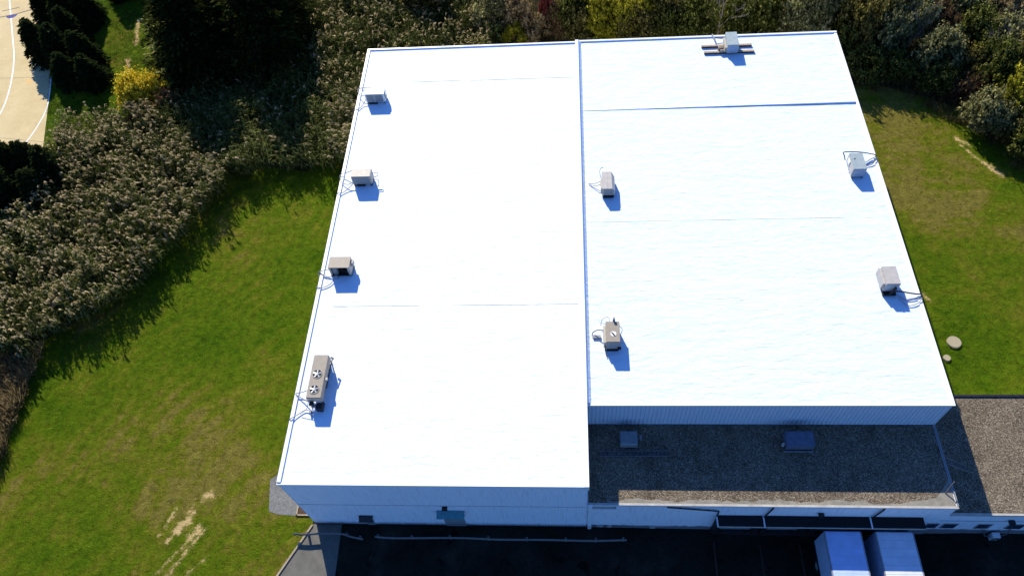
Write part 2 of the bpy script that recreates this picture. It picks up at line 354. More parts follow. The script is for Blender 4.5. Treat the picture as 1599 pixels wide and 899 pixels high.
def sheet(name, pts, z, mat, label=None, cat=None, kind='structure', thick=0.0):
    bm = bmesh.new()
    f = bm.faces.new([bm.verts.new((x, y, z)) for x, y in pts]); f.normal_update()
    if f.normal.z < 0: f.normal_flip()
    bmesh.ops.triangulate(bm, faces=bm.faces[:])
    me = bpy.data.meshes.new(name); bm.to_mesh(me); bm.free(); me.materials.append(mat)
    o = bpy.data.objects.new(name, me); col.objects.link(o); return tag(o, label, cat, kind=kind)
def quads(name, V, mats, mi=None, parent=None, loc=None):
    """V: (n,4,3) array of separate quads -> one mesh"""
    V = np.asarray(V, dtype=np.float32); n = len(V)
    me = bpy.data.meshes.new(name); me.vertices.add(n*4); me.vertices.foreach_set('co', V.reshape(-1))
    me.loops.add(n*4); me.loops.foreach_set('vertex_index', np.arange(n*4, dtype=np.int32))
    me.polygons.add(n); me.polygons.foreach_set('loop_start', np.arange(0, n*4, 4, dtype=np.int32))
    me.polygons.foreach_set('loop_total', np.full(n, 4, dtype=np.int32))
    for m in mats: me.materials.append(m)
    if mi is not None: me.polygons.foreach_set('material_index', np.asarray(mi, dtype=np.int32))
    me.update(calc_edges=True)
    o = bpy.data.objects.new(name, me); col.objects.link(o)
    if parent: o.parent = parent
    return o
def unit(a): return a/np.maximum(np.linalg.norm(a, axis=-1, keepdims=True), 1e-9)

# ------------------------------------------------------------------ ground, lot, paths
CX, CY = -0.3, -0.1                                      # where the lawn edging meets the building
def edge_x(y): return CX+(y-CY)*(2.08/3.97)
sheet('ground', [(-500, 500), (-500, -400), (edge_x(-400), -400), (CX, CY), (CX, 0.3), (500, 0.3), (500, 500)], 0.0, M['lawn'], 'wide mown lawn of green and dry straw grass', 'lawn')
mb = MB()                                                # asphalt lot in a shade-darkened tone, dipping towards the loading docks
prof = [(0.0, 0.0), (22, 0.0), (30.9, -0.25), (33, -0.95), (46, -0.95), (50, -0.4), (500, -0.4)]
for (xa, za), (xb, zb) in zip(prof[:-1], prof[1:]): mb.add([(xa, -400, za), (xb, -400, zb), (xb, 0.3, zb), (xa, 0.3, za)], [(0, 1, 2, 3)])
mb.add([(edge_x(-400), -400, 0), (0, -400, 0), (0, 0.3, 0), (CX, 0.3, 0), (CX, CY, 0)], [(0, 1, 2, 3, 4)])
tag(mb.build('asphalt_lot', M['asphalt']), 'dark asphalt yard in front of the warehouse, painted darker for its shade', 'car park', kind='structure')
sheet('pavement', [(edge_x(-60), -60), (3.6, -60), (2.3, -9), (2.1, -0.02), (CX+0.02, -0.02), (CX, CY)], 0.006, M['pavement'], 'weathered pavement at the corner of the warehouse, painted pale for its sunlight', 'pavement')
mb = MB(); p0 = Vector((CX+0.15, CY+0.2, 0.05))
for k in range(14):
    a = (edge_x(CY-4.2*k), CY-4.2*k, 0.03); b = (edge_x(CY-4.2*(k+1)+0.03), CY-4.2*(k+1)+0.03, 0.03); mb.bar(a, b, 0.14, 0.16)
tag(mb.build('kerb', M['soil_edge']), 'thin tan edging strip between lawn and pavement', 'kerb', kind='structure')
sheet('pebble_patch', [(-4.6, 3.6), (-4.15, 0.95), (-3.3, 0.72), (-1.75, 0.62), (-0.05, 0.62), (-0.05, 4.2), (-3.6, 4.4)], 0.012, M['pebbles'], 'grey pebble patch at the foot of the wall', 'path')
# dock lane lines
for k, x in enumerate((31.3, 34.9, 37.9, 46.3)):
    z = -0.38 if k == 0 else -0.94
    tag(MB().box(x, x+0.10, -30, -0.9, z-0.02, z+0.008).build('lane_line', M['lane']), 'worn painted dock lane line on the asphalt', 'road marking', kind='structure')

# the sports court beyond the trees
CE = [(-53.0, 73.5), (-53.4, 71.4), (-43.1, 51.7), (-41.2, 46.1), (-40.3, 43.1), (-39.6, 40.0), (-60, 40.0), (-80, 55), (-80, 95), (-50, 95)]
sheet('sports_court', [spot(95, -60), spot(80, 0), spot(77, 150), spot(71, 200), spot(67, 232), spot(60, 262), spot(-60, 262), spot(-200, 200), spot(-200, -60)], 0.012, M['court'], 'tan paved sports court with white curved lines', 'sports court')
def stripe(name, pts, wd, mat, z=0.018, label=None):
    pts = [Vector((x, y, 0)) for x, y in pts]; V = []; n = len(pts)
    for i, p in enumerate(pts):
        d = (pts[min(i+1, n-1)]-pts[max(i-1, 0)]).normalized(); s = Vector((-d.y, d.x, 0))*wd/2
        V += [(p.x-s.x, p.y-s.y, z), (p.x+s.x, p.y+s.y, z)]
    m = MB().add(V, [(2*i, 2*i+2, 2*i+3, 2*i+1) for i in range(n-1)])
    o = m.build(name, mat); return tag(o, label, 'court marking', kind='structure')
def sm2(pts): return [(p.x, p.y) for p in smooth_path([(*spot(*q), 0) for q in pts], 8)]
stripe('court_line', sm2([(15, -30), (15, 0), (17, 25), (20, 60), (22, 90), (19, 120), (12, 150), (0, 178), (-20, 200)]), 0.16, M['line_white'], label='long curved white court line')
stripe('court_line', sm2([(80, 120), (77, 150), (72, 172), (60, 195), (45, 217), (32, 230), (10, 245)]), 0.14, M['line_white'], label='short curved white line in the court corner')
stripe('court_line', [spot(-30, 34), spot(0, 27.5), spot(25, 22.5), spot(49, 15.5)], 0.16, M['line_brown'], 0.024, 'long dark straight line across the court')
stripe('court_line', [spot(3, 18), spot(17, 15), spot(30.5, 12)], 0.11, M['line_brown'], 0.024, 'short dark line parallel to the long one')
a = np.array(spot(10, 25.5)); b = np.array(spot(27.5, 22)); c = (a+b)/2; r = np.linalg.norm(b-a)/2; u = (b-a)/np.linalg.norm(b-a); nrm = np.array([u[1], -u[0]])
pts = [tuple(c+r*(math.cos(t)*u+1.0*math.sin(t)*nrm)) for t in np.linspace(0, math.pi, 20)]
sheet('court_marking', pts, 0.021, M['line_blue'], 'blue painted half circle on the court', 'court marking')
sheet('court_marking', [spot(40, 124), spot(51, 124), spot(51, 129), spot(45, 135), spot(40, 129)], 0.018, M['arrow'], 'small orange mark on the court', 'court marking')
stripe('court_joint', [spot(-5, 123), spot(72, 120)], 0.05, M['dust'], 0.017, 'thin joint across the tan court')
stripe('court_joint', [spot(-5, 30+185), spot(68, 222)], 0.05, M['dust'], 0.017, 'thin joint near the court end')

# leaf litter under the planting
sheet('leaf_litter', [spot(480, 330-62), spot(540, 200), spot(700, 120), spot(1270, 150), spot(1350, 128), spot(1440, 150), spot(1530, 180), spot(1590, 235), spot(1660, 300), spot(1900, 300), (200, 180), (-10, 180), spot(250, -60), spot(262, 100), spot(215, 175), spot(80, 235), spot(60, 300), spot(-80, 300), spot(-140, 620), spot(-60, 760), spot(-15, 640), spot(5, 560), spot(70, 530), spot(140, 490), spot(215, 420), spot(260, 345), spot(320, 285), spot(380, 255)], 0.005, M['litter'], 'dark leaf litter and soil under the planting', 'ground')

# ------------------------------------------------------------------ warehouse
W1, L1, H1 = 21.58, 46.07, 9.53
W2, Y2, L2, H2 = 47.30, 6.17, 46.63, 9.18
H3, H4, EX, EY = 5.64, 4.20, 75.0, 9.25
wh = thing('warehouse_building', 'large white flat roofed warehouse with low gravel roofed wings and loading docks', 'warehouse')
mb = MB().box(0.0, W1, 0.08, L1-0.06, -0.1, H1-0.12).box(W1, W2-0.08, Y2+0.08, L2-0.06, -0.1, H2-0.12)
mb.build('hall_wall', M['siding'], wh)
def ribs_x(mb, x0, x1, y, z0, z1, pitch, dep, yb):
    """ribbed sheet facing -y; outer face at y, pans at y+dep, back at yb"""
    n = int(round((x1-x0)/pitch)); p = (x1-x0)/n; prof = []
    for i in range(n):
        a = x0+i*p; prof += [(a, y+dep), (a+p*0.58, y+dep), (a+p*0.68, y), (a+p*0.90, y)]
    prof.append((x1, y+dep)); k = len(prof)
    mb.add([(x, yy, z0) for x, yy in prof]+[(x, yy, z1) for x, yy in prof], [(i, i+1, k+i+1, k+i) for i in range(k-1)])
def ribs_y(mb, y0, y1, x, z0, z1, pitch, dep, sgn):
    n = int(round((y1-y0)/pitch)); p = (y1-y0)/n; prof = []
    for i in range(n):
        a = y0+i*p; prof += [(a, x-sgn*dep), (a+p*0.58, x-sgn*dep), (a+p*0.68, x), (a+p*0.90, x)]
    prof.append((y1, x-sgn*dep)); k = len(prof)
    fs = [(i, i+1, k+i+1, k+i) if sgn > 0 else (i+1, i, k+i, k+i+1) for i in range(k-1)]
    mb.add([(xx, yy, z0) for yy, xx in prof]+[(xx, yy, z1) for yy, xx in prof], fs)
mb = MB(); ribs_x(mb, 0.0, W1, 0.0, 4.98, H1-0.14, 0.20, 0.020, 0); mb.build('siding', M['siding'], wh)
mb = MB(); ribs_x(mb, 0.0, W1, 0.0, 0.02, 4.93, 0.20, 0.035, 0); mb.build('siding', M['siding'], wh)
MB().box(0.0, W1, -0.006, 0.05, 4.93, 4.98).build('siding_joint', M['coping_grey'], wh)
MB().box(0.0, W1, -0.01, 0.07, -0.05, 0.14).build('plinth', M['dark'], wh)
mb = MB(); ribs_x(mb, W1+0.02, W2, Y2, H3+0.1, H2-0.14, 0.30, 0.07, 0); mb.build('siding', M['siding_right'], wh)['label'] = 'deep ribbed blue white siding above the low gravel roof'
mb = MB(); ribs_y(mb, 0.0, L1, -0.04, 0, H1-0.14, 0.30, 0.035, -1); mb.build('siding', M['siding'], wh)
mb = MB(); ribs_y(mb, Y2, L2, W2+0.0, 0, H2-0.14, 0.30, 0.035, 1); mb.build('siding', M['siding'], wh)
mb = MB(); ribs_y(mb, 0.0, Y2, W1+0.035, H3+0.05, H1-0.14, 0.30, 0.03, 1); mb.build('siding', M['siding'], wh)
# roof membranes with their own fine grid so that the laps undulate
def membrane_mesh(name, x0, x1, y0, y1, z, mat, amp, seed):
    rs = np.random.default_rng(seed); nx = int((x1-x0)/0.5); ny = int((y1-y0)/0.35)
    xs = np.linspace(x0, x1, nx+1); ys = np.linspace(y0, y1, ny+1)
    Z = np.zeros((ny+1, nx+1))
    for k in range(26):
        ky = rs.uniform(0.4, 3.0); kx = rs.uniform(-1.1, 1.1); ph = rs.uniform(0, 6.28)
        Z += amp/5*np.sin(ky*ys[:, None]+kx*xs[None, :]+ph)
    e = np.minimum(np.minimum(np.arange(nx+1)[None, :], nx-np.arange(nx+1)[None, :]), np.minimum(np.arange(ny+1)[:, None], ny-np.arange(ny+1)[:, None]))
    Z *= np.clip(e/3, 0, 1)
    m = MB(); m.v = [(float(xs[i]), float(ys[j]), float(z+Z[j, i])) for j in range(ny+1) for i in range(nx+1)]
    m.f = [(j*(nx+1)+i, j*(nx+1)+i+1, (j+1)*(nx+1)+i+1, (j+1)*(nx+1)+i) for j in range(ny) for i in range(nx)]
    return m.build(name, mat, wh, smooth=True)
membrane_mesh('roof', 0.02, W1-0.05, 0.02, L1-0.02, H1-0.05, M['membrane_left'], 0.004, 1)['label'] = 'bright white roof membrane of the longer hall'
membrane_mesh('roof', W1+0.12, W2-0.02, Y2+0.02, L2-0.02, H2-0.05, M['membrane_right'], 0.0065, 2)['label'] = 'pale bluish white roof membrane of the wider hall'
# copings
def coping(x0, x1, y0, y1, z0, z1, mat='coping'): MB().box(x0, x1, y0, y1, z0, z1).build('coping', M[mat], wh)
coping(-0.07, 0.20, 0.10, L1-0.1, H1-0.25, H1+0.07)
coping(-0.07, W1-0.20, -0.06, 0.10, H1-0.14, H1-0.005)
coping(-0.07, W1-0.20, L1-0.1, L1+0.08, H1-0.25, H1+0.07)
coping(W1-0.20, W1+0.115, -0.065, L1+0.34, H2-0.30, H1+0.05)
coping(W1+0.115, W2+0.07, Y2-0.06, Y2+0.10, H2-0.14, H2+0.0)
coping(W2-0.20, W2+0.07, Y2+0.10, L2-0.1, H2-0.25, H2+0.015)
coping(W1+0.115, W2+0.07, L2-0.1, L2+0.10, H2-0.25, H2+0.07)
MB().add([(W1+0.117, Y2+0.11, H2-0.05), (W1+0.42, Y2+0.11, H2-0.04), (W1+0.117, Y2+0.11, H1-0.04),
          (W1+0.117, L2-0.12, H2-0.05), (W1+0.42, L2-0.12, H2-0.04), (W1+0.117, L2-0.12, H1-0.04)],
         [(0, 1, 2), (3, 5, 4), (1, 4, 5, 2), (0, 2, 5, 3), (0, 3, 4, 1)]).build('added_flashing', M['membrane_right'], wh)  # sloped strip added so that the roof step casts only a thin shadow
# the low kerb that crosses the wide roof, growing to the right
MB().add([(W1+0.13, 36.55, H2-0.04), (W2-0.22, 36.55, H2-0.04), (W2-0.22, 36.95, H2-0.04), (W1+0.13, 36.95, H2-0.04),
          (W1+0.13, 36.55, H2-0.03), (W2-0.22, 36.55, H2+0.10), (W2-0.22, 36.80, H2+0.10), (W1+0.13, 36.80, H2-0.03)],
         [(0, 3, 2, 1), (4, 5, 6, 7), (0, 1, 5, 4), (1, 2, 6, 5), (2, 3, 7, 6), (3, 0, 4, 7)]).build('roof_kerb', M['membrane_right'], wh)
for x0, x1, y, z, h in [(W1+0.2, 43.3, 23.1, H2, 0.004), (1.5, 8.5, 14.66, H1, 0.002), (11.2, 21.2, 14.66, H1, 0.003), (5.2, 10.0, 41.0, H1, 0.008), (11.0, 21.3, 40.95, H1, 0.008)]:
    MB().box(x0, x1, y-0.025, y+0.025, z-0.07, z-0.035+h).build('roof_seam', M['seam'], wh)
# low wing with the docks
MB().box(W1, W2-0.02, 0.03, Y2, -1.2, H3-0.08).build('dock_wing_wall', M['block'], wh)
MB().box(W1+0.12, W2-0.12, 0.13, Y2, H3-0.12, H3-0.04).build('roof', M['gravel'], wh)['label'] = 'brown gravel roof of the dock wing'
rs = np.random.default_rng(5)
top = [(x, 0.38+0.08*math.sin(x*1.3)+rs.uniform(-0.1, 0.12)) for x in np.arange(W2-2.2, 23.0, -0.45)]
sheet('roof_border', [(23.0, 0.14), (W2-0.13, 0.14), (W2-0.13, 2.1), (W2-0.75, 1.3), (W2-1.3, 0.75)]+top, H3-0.034, M['dust'], None, None, kind=None).parent = wh
MB().box(W1+0.06, W2+0.0, -0.03, 0.13, H3-0.20, H3+0.0).build('coping', M['coping_grey'], wh)
MB().box(W1+0.06, W2-0.02, -0.036, 0.02, H3-0.13, H3-0.02).build('fascia', M['coping'], wh)
MB().box(W2-0.06, W2+0.03, 0.13, Y2-0.06, H3-0.25, H3+0.03).build('coping', M['panel_grey'], wh)
# east wing
MB().box(W2-0.02, EX, 0.03, EY, -0.6, H4-0.08).build('east_wing_wall', M['block'], wh)
MB().box(W2+0.04, EX, 0.12, EY-0.12, H4-0.12, H4-0.04).build('roof', M['gravel'], wh)['label'] = 'brown gravel roof of the single storey side wing'
MB().box(W2+0.04, EX, -0.03, 0.12, H4-0.25, H4).build('coping', M['coping_grey'], wh)
MB().box(W2+0.04, EX, EY-0.12, EY+0.05, H4-0.25, H4+0.06).build('coping', M['dark'], wh)
MB().box(W2-0.1, EX, -0.012, 0.05, 2.66, 2.72).build('trim', M['coping_grey'], wh)
for x0, x1 in [(46.55, 47.45), (47.72, 48.78), (50.15, 51.2), (52.3, 53.5), (54.8, 56.0)]:
    f = MB().box(x0, x1, -0.02, 0.05, 0.95, 2.05).build('window', M['coping_grey'], wh)
    MB().box(x0+0.06, x1-0.06, -0.032, -0.015, 1.01, 1.99).build('pane', M['glass'], f)
# wall lights
for x, z in [(11.11, 4.62), (38.37, 4.05), (51.99, 2.85)]:
    lf = MB().box(x-0.20, x+0.20, -0.30, -0.005, z, z+0.22).build('wall_light', M['dark'], wh, bevel=0.02)
    MB().box(x-0.14, x+0.14, -0.26, -0.06, z-0.03, z-0.002).build('lens', M['panel_grey'], lf)
# awnings over the small doors of the front wall
def awning(x0, x1, z, dep, mat):
    a = MB().add([(x0, -0.0, z+0.30), (x1, -0.0, z+0.30), (x1, -dep, z), (x0, -dep, z), (x0, -0.0, z+0.25), (x1, -0.0, z+0.25), (x1, -dep, z-0.05), (x0, -dep, z-0.05)],
                 [(3, 2, 1, 0), (4, 5, 6, 7), (0, 1, 5, 4), (2, 3, 7, 6), (1, 2, 6, 5), (3, 0, 4, 7)]).build('awning', mat, wh)
    for x in (x0+0.06, x1-0.06): MB().bar((x, -0.04, z-0.55), (x, -dep+0.06, z-0.04), 0.04, 0.04).build('bracket', M['dark'], a)
    d = MB().box(x0+0.25, x1-0.25, -0.03, 0.02, 0.02, z-0.25).build('door', M['panel_grey'], wh)
    MB().box(x1-0.42, x1-0.38, -0.08, -0.03, 1.0, 1.15).build('handle', M['steel'], d)
awning(10.35, 12.45, 3.55, 0.55, M['teal']); awning(4.05, 5.15, 2.10, 0.45, M['dark'])
# pipework on the front
def pipe(pts, r, mat, name='pipe', parent=wh, n=6): return MB().tube(pts, r, n).build(name, mat, parent, smooth=True)
MB().box(21.70, 21.98, -0.13, -0.005, 0.0, H3-0.05).build('downspout', M['coping'], wh)
MB().box(21.88, 23.7, -0.04, 0.0, 4.75, 4.79).box(23.66, 23.7, -0.04, 0.0, 4.75, 5.1).box(21.98, 23.7, -0.04, 0.0, 5.08, 5.12).build('conduit', M['steel'], wh)
pipe([(27.3, -0.05, 5.45), (27.4, -0.07, 5.38), (31.05, -0.07, 4.62), (31.1, -0.07, 4.5), (31.1, -0.07, 3.46)], 0.055, M['dark'], 'conduit')
for x in (34.5, 42.1):
    MB().tube([(x+0.25, -0.02, H3-0.05), (x+0.2, -0.10, H3-0.25), (x, -0.10, 3.46)], 0.06, 8).build('downspout', M['dark'], wh, smooth=True)
MB().box(21.60, 21.72, Y2-0.14, Y2-0.02, H3, H2-0.15).build('downspout', M['dark'], wh)
for x, z, s in [(22.4, 0.35, 0.5), (23.2, 0.3, 0.35), (26.5, 0.2, 0.4)]:
    MB().box(x, x+s, -0.09, 0.02, z, z+0.3).build('wall_hatch', M['coping_grey'], wh)
# loading docks under the long black hood
hood = MB().box(31.10, 45.72, -0.80, -0.0, 3.30, 3.42).build('dock_canopy', M['canopy'], wh)
MB().box(31.10, 45.72, -0.84, -0.80, 3.26, 3.43).build('front_trim', M['coping_grey'], hood)
for x in (31.10, 34.45, 42.0): MB().box(x-0.045, x+0.045, -0.86, -0.0, 3.42, 3.475).build('gutter', M['coping'], hood)
for x0, x1 in ((31.5, 34.1), (35.0, 37.6), (38.6, 41.2), (42.3, 44.9)):
    d = MB().box(x0, x1, -0.05, 0.02, 0.15, 3.05).build('dock_door', M['panel_grey'], wh)
    MB().box(x0-0.35, x0, -0.45, 0.0, 0.1, 3.2).box(x1, x1+0.30, -0.45, 0.0, 0.1, 3.2).box(x0, x1, -0.45, 0.0, 3.05, 3.2).build('dock_shelter', M['black'], d)
    for x in (x0+0.2, x1-0.5): MB().box(x, x+0.3, -0.22, 0.0, -0.35, 0.05).build('bumper', M['black'], d)
MB().box(31.1, 45.7, -0.20, 0.0, -1.1, 0.02).build('dock_ledge', M['dark'], wh)

# window well at the corner of the long hall
ww = thing('window_well', 'brown timber framed window well at the corner of the long hall', 'window well', (-0.95, 1.0, 0))
MB().box(-0.85, -0.75, -0.38, 0.4, 0, 0.12).box(-0.85, 0.86, -0.38, -0.28, 0, 0.12).build('frame', M['soil_edge'], ww)
MB().box(-0.75, 0.86, -0.28, 0.4, 0.014, 0.05).build('cover', plain('brown_cover', (0.07, 0.035, 0.02), 0.8, var=0.3), ww)

# pole standing at the corner of the dock wing roof
o = MB().tube([(46.68, 1.05, H3-0.05), (47.0, 1.52, H3+1.0)], 0.045, 8).build('vent_pole', M['rail'])
tag(o, 'slim pale pole leaning at the corner of the gravel roof', 'pole')

# ------------------------------------------------------------------ roof units
def unit_body(t, x0, x1, y0, y1, z0, z1, mat, zr, inset=0.0):
    b = MB().box(x0, x1, y0, y1, z0+zr, z1+zr).build('cabinet', mat, t, bevel=0.025)
    return b
def unit_feet(t, x0, x1, y0, y1, z0):
    for xx in (x0+0.12, x1-0.12):
        MB().box(xx-0.05, xx+0.05, y0-0.0, y1+0.0, -0.03, z0-0.002).build('support_rail', M['dark'], t)
def fan(t, x, y, z, r, blades=5, name='fan'):
    n = 28; rim = MB(); V = []
    for k in range(n):
        a = 2*math.pi*k/n
        for rr, zz in ((r, 0), (r, 0.035), (r*0.9, 0.035), (r*0.9, 0.004)): V.append((x+rr*math.cos(a), y+rr*math.sin(a), z+zz))
    rim.add(V, [(4*i+j, 4*((i+1) % n)+j, 4*((i+1) % n)+(j+1) % 4, 4*i+(j+1) % 4) for i in range(n) for j in range(4)])
    f = rim.build(name, M['sand'], t)
    MB().cyl(x, y, z+0.001, z+0.006, r*0.9, 28).build('opening', M['black'], f)
    m = MB().cyl(x, y, z+0.008, z+0.05, r*0.2, 12)
    for k in range(blades):
        a = 2*math.pi*k/blades+0.4
        pts = [(0.18, -0.10), (0.80, -0.20), (0.84, 0.10), (0.2, 0.10)]
        V = [(x+r*(u*math.cos(a)-v*math.sin(a)), y+r*(u*math.sin(a)+v*math.cos(a)), z+0.016+0.02*(v+0.2)/0.3) for u, v in pts]
        m.add(V+[(p[0], p[1], p[2]+0.004) for p in V], [(3, 2, 1, 0), (4, 5, 6, 7), (0, 1, 5, 4), (1, 2, 6, 5), (2, 3, 7, 6), (3, 0, 4, 7)])
    m.build('blades', M['blade'], f)
G_AC = 'refrigeration and air conditioning units standing on the white roofs'
def tubes(t, lst, mat='pipe', r=0.035):
    for pts in lst: MB().tube(smooth_path(pts, 5), r, 7).build('pipe', M[mat], t, smooth=True)

# 1: white cabinet near the far corner of the long hall
t = thing('condenser_unit', 'white cabinet with grey front, farthest unit along the left edge of the long roof', 'air conditioner', (0.96, 38.05, H1), group=G_AC)
unit_body(t, 0, 1.91, 0.02, 0.98, 0.10, 1.11, M['cabinet_white'], 0); unit_feet(t, 0, 1.91, 0.02, 0.98, 0.10)
MB().box(0.14, 1.72, -0.012, 0.03, 0.18, 1.03).build('coil_panel', M['panel_grey'], t)
MB().box(0.90, 0.93, -0.02, -0.01, 0.18, 1.03).build('panel_joint', M['cabinet_white'], t)
MB().box(1.91, 2.05, 0.10, 0.45, 0.45, 0.95).build('junction_box', M['cabinet_grey'], t, bevel=0.01)
MB().box(0.25, 1.1, -0.1, 0.05, -0.02, 0.10).build('drain_pan', M['dark'], t)
tubes(t, [[(-0.0, 0.7, 0.5), (-0.6, 0.75, 0.35), (-1.05, 1.5, 0.2), (-1.08, 2.1, 0.1), (-1.1, 2.12, -0.8)], [(0.0, 0.3, 0.4), (-0.3, -0.2, 0.1), (-0.7, -0.8, 0.06), (-1.1, -0.9, 0.12), (-1.15, -0.9, -0.6)], [(0.2, 2.2, 0.05), (-1.05, 2.15, 0.12)]])
# 2: sand cabinet
t = thing('condenser_unit', 'sand cabinet with stained top and side pipe loop, second farthest on the left edge', 'air conditioner', (1.28, 27.38, H1), group=G_AC)
unit_body(t, 0, 1.77, 0.02, 0.98, 0.22, 1.21, M['sand'], 0); unit_feet(t, 0, 1.77, 0.02, 0.98, 0.22)
MB().box(0.10, 1.62, -0.012, 0.03, 0.30, 1.12).build('coil_panel', M['panel_grey'], t)
MB().box(0.05, 1.72, 0.02, 0.96, 1.212, 1.23).build('lid', M['sand'], t, bevel=0.005)
MB().box(0.35, 1.05, -0.04, 0.35, -0.02, 0.2).build('compressor', M['dark'], t)
tubes(t, [[(1.77, 0.75, 0.8), (2.2, 0.8, 0.85), (2.3, 0.5, 0.8), (1.9, 0.35, 0.7)], [(1.77, 0.3, 0.5), (2.3, 0.25, 0.5), (2.35, -0.15, 0.2), (2.1, -0.2, 0.05)]], 'pipe', 0.03)
tubes(t, [[(0.1, 1.2, 0.9), (-0.6, 1.25, 0.5), (-1.3, 1.3, 0.2), (-1.38, 1.0, 0.1), (-1.1, 0.4, 0.1), (-0.5, 0.0, 0.25), (0.05, 0.1, 0.4)], [(0.0, -0.0, 0.3), (-0.5, -0.45, 0.1), (-0.9, -0.8, 0.06), (-1.3, -0.9, 0.12), (-1.36, -0.9, -0.7)]])
# 3: open fronted cabinet
t = thing('condenser_unit', 'beige open fronted cabinet with dark compressor, second nearest on the left edge', 'air conditioner', (0.88, 17.59, H1), group=G_AC)
MB().box(0, 1.77, 0.0, 1.12, 1.10, 1.16).build('lid', M['beige'], t, bevel=0.012)
MB().box(0.02, 0.16, 0.02, 1.10, 0.08, 1.098).box(1.55, 1.75, 0.02, 1.10, 0.08, 1.098).box(0.16, 1.55, 1.03, 1.10, 0.08, 1.098).build('cabinet', M['sand'], t)
MB().box(0.0, 1.77, 0.0, 1.12, 0.0, 0.08).build('base', M['dark'], t)
MB().cyl(0.95, 0.45, 0.08, 0.55, 0.20, 16).box(1.15, 1.5, 0.2, 0.7, 0.08, 0.5).build('compressor', M['black'], t)
MB().box(0.25, 0.62, 0.1, 0.5, 0.08, 0.9).build('coil', M['panel_grey'], t); MB().cyl(0.5, -0.15, 0.02, 0.3, 0.12, 12).build('filter', M['steel'], t)
MB().box(1.80, 1.95, 0.55, 0.95, 0.5, 1.0).build('junction_box', M['sand'], t, bevel=0.01)
tubes(t, [[(0.05, 0.3, 0.5), (-0.4, 0.4, 0.35), (-1.1, 0.3, 0.12), (-1.18, 0.2, -0.6)], [(0.2, -0.1, 0.1), (-0.3, -0.1, 0.08), (-0.7, 0.05, 0.08), (-1.0, 0.3, 0.12)], [(0.4, -0.3, 0.1), (0.0, -0.9, 0.06), (-0.6, -1.2, 0.05), (-1.0, -1.15, 0.12), (-1.1, -1.1, -0.6)]])
# 4: the long unit with two fans
t = thing('condenser_unit', 'long beige unit with two round fans in its top, nearest on the left edge', 'air conditioner', (1.26, 5.99, H1), group=G_AC)
MB().box(0, 1.11, 0.0, 3.55, 0.55, 1.21).build('cabinet', M['beige'], t, bevel=0.025)
for (a, b, c, d) in [(0.03, 0.10, 0.02, 0.10), (1.0, 1.08, 0.02, 0.10), (0.03, 0.10, 3.4, 3.5), (1.0, 1.08, 3.4, 3.5)]: MB().box(a, b, c, d, -0.03, 0.55).build('leg', M['dark'], t)
fan(t, 0.52, 1.95, 1.213, 0.38); fan(t, 0.52, 0.68, 1.213, 0.38)
MB().box(0.15, 1.0, 1.35, 3.3, -0.02, 0.5).build('compressor', M['dark'], t)
MB().box(0.0, 1.11, -0.01, 0.0, 0.60, 1.15).build('end_panel', M['sand'], t)
MB().box(0.62, 1.08, -0.55, -0.06, 0.0, 0.50).build('compressor', M['dark'], t); MB().tube([(0.25, -0.25, 0.35), (0.75, -0.28, 0.35)], 0.14, 14).build('motor', M['steel'], t, smooth=True)
MB().box(0.15, 0.45, -0.35, -0.06, 0.55, 0.75).build('valve', M['dark'], t); MB().box(0.10, 0.22, -0.75, -0.5, 0, 0.25).build('valve', M['steel'], t)
MB().tube([(1.22, 3.5, 0.9), (1.42, 3.35, 0.9)], 0.07, 10).tube([(1.36, 3.35, 0.95), (1.30, 2.7, 0.9)], 0.055, 8).build('header_pipe', M['rail'], t, smooth=True)
MB().box(1.12, 1.30, 1.5, 1.72, 0.9, 1.1).build('junction_box', M['sand'], t)
tubes(t, [[(0.0, 1.0, 0.6), (-0.7, 0.9, 0.3), (-1.25, 0.85, 0.12), (-1.33, 0.85, -0.7)], [(0.05, 0.1, 0.5), (-0.4, 0.3, 0.25), (-0.9, 0.6, 0.12), (-1.2, 0.75, 0.14)], [(0.15, -0.55, 0.15), (-0.3, -0.45, 0.08), (-0.9, -0.9, 0.08), (-1.28, -1.2, 0.13), (-1.36, -1.25, -0.7)]])
tubes(t, [[(0.1, -0.05, 0.8), (-0.1, -0.5, 0.4), (-0.6, -0.8, 0.08)]], 'pipe', 0.02)
# 5: tapered cabinet beside the roof divide (far)
t = thing('condenser_unit', 'pale taupe cabinet with chamfered side, farther of two beside the roof divide', 'air conditioner', (23.45, 25.80, H2), group=G_AC)
MB().add([(0, 0, 0.22), (1.08, 0, 0.22), (1.08, 1.9, 0.22), (0, 1.9, 0.22), (0, 0, 1.07), (0.82, 0, 1.07), (0.82, 1.95, 1.07), (0, 1.95, 1.07), (1.08, 0, 0.80), (1.08, 1.6, 0.80)],
         [(0, 3, 2, 1), (4, 5, 6, 7), (0, 1, 8, 5, 4), (1, 2, 9, 8), (8, 9, 6, 5), (2, 3, 7, 6), (2, 6, 9), (3, 0, 4, 7)]).build('cabinet', M['cabinet_pale'], t)
MB().box(0.38, 0.42, 0.02, 1.92, 1.071, 1.09).build('panel_joint', M['coping_grey'], t)
MB().box(0.1, 0.95, -0.012, 0.01, 0.3, 1.0).build('coil_panel', M['panel_grey'], t); unit_feet(t, 0, 1.08, 0, 1.9, 0.22)
MB().box(0.10, 0.95, -0.12, 0.3, 0.0, 0.2).build('compressor', M['black'], t); MB().box(-0.12, -0.005, 0.2, 1.4, 0.2, 0.9).build('side_hatch', M['sand'], t)
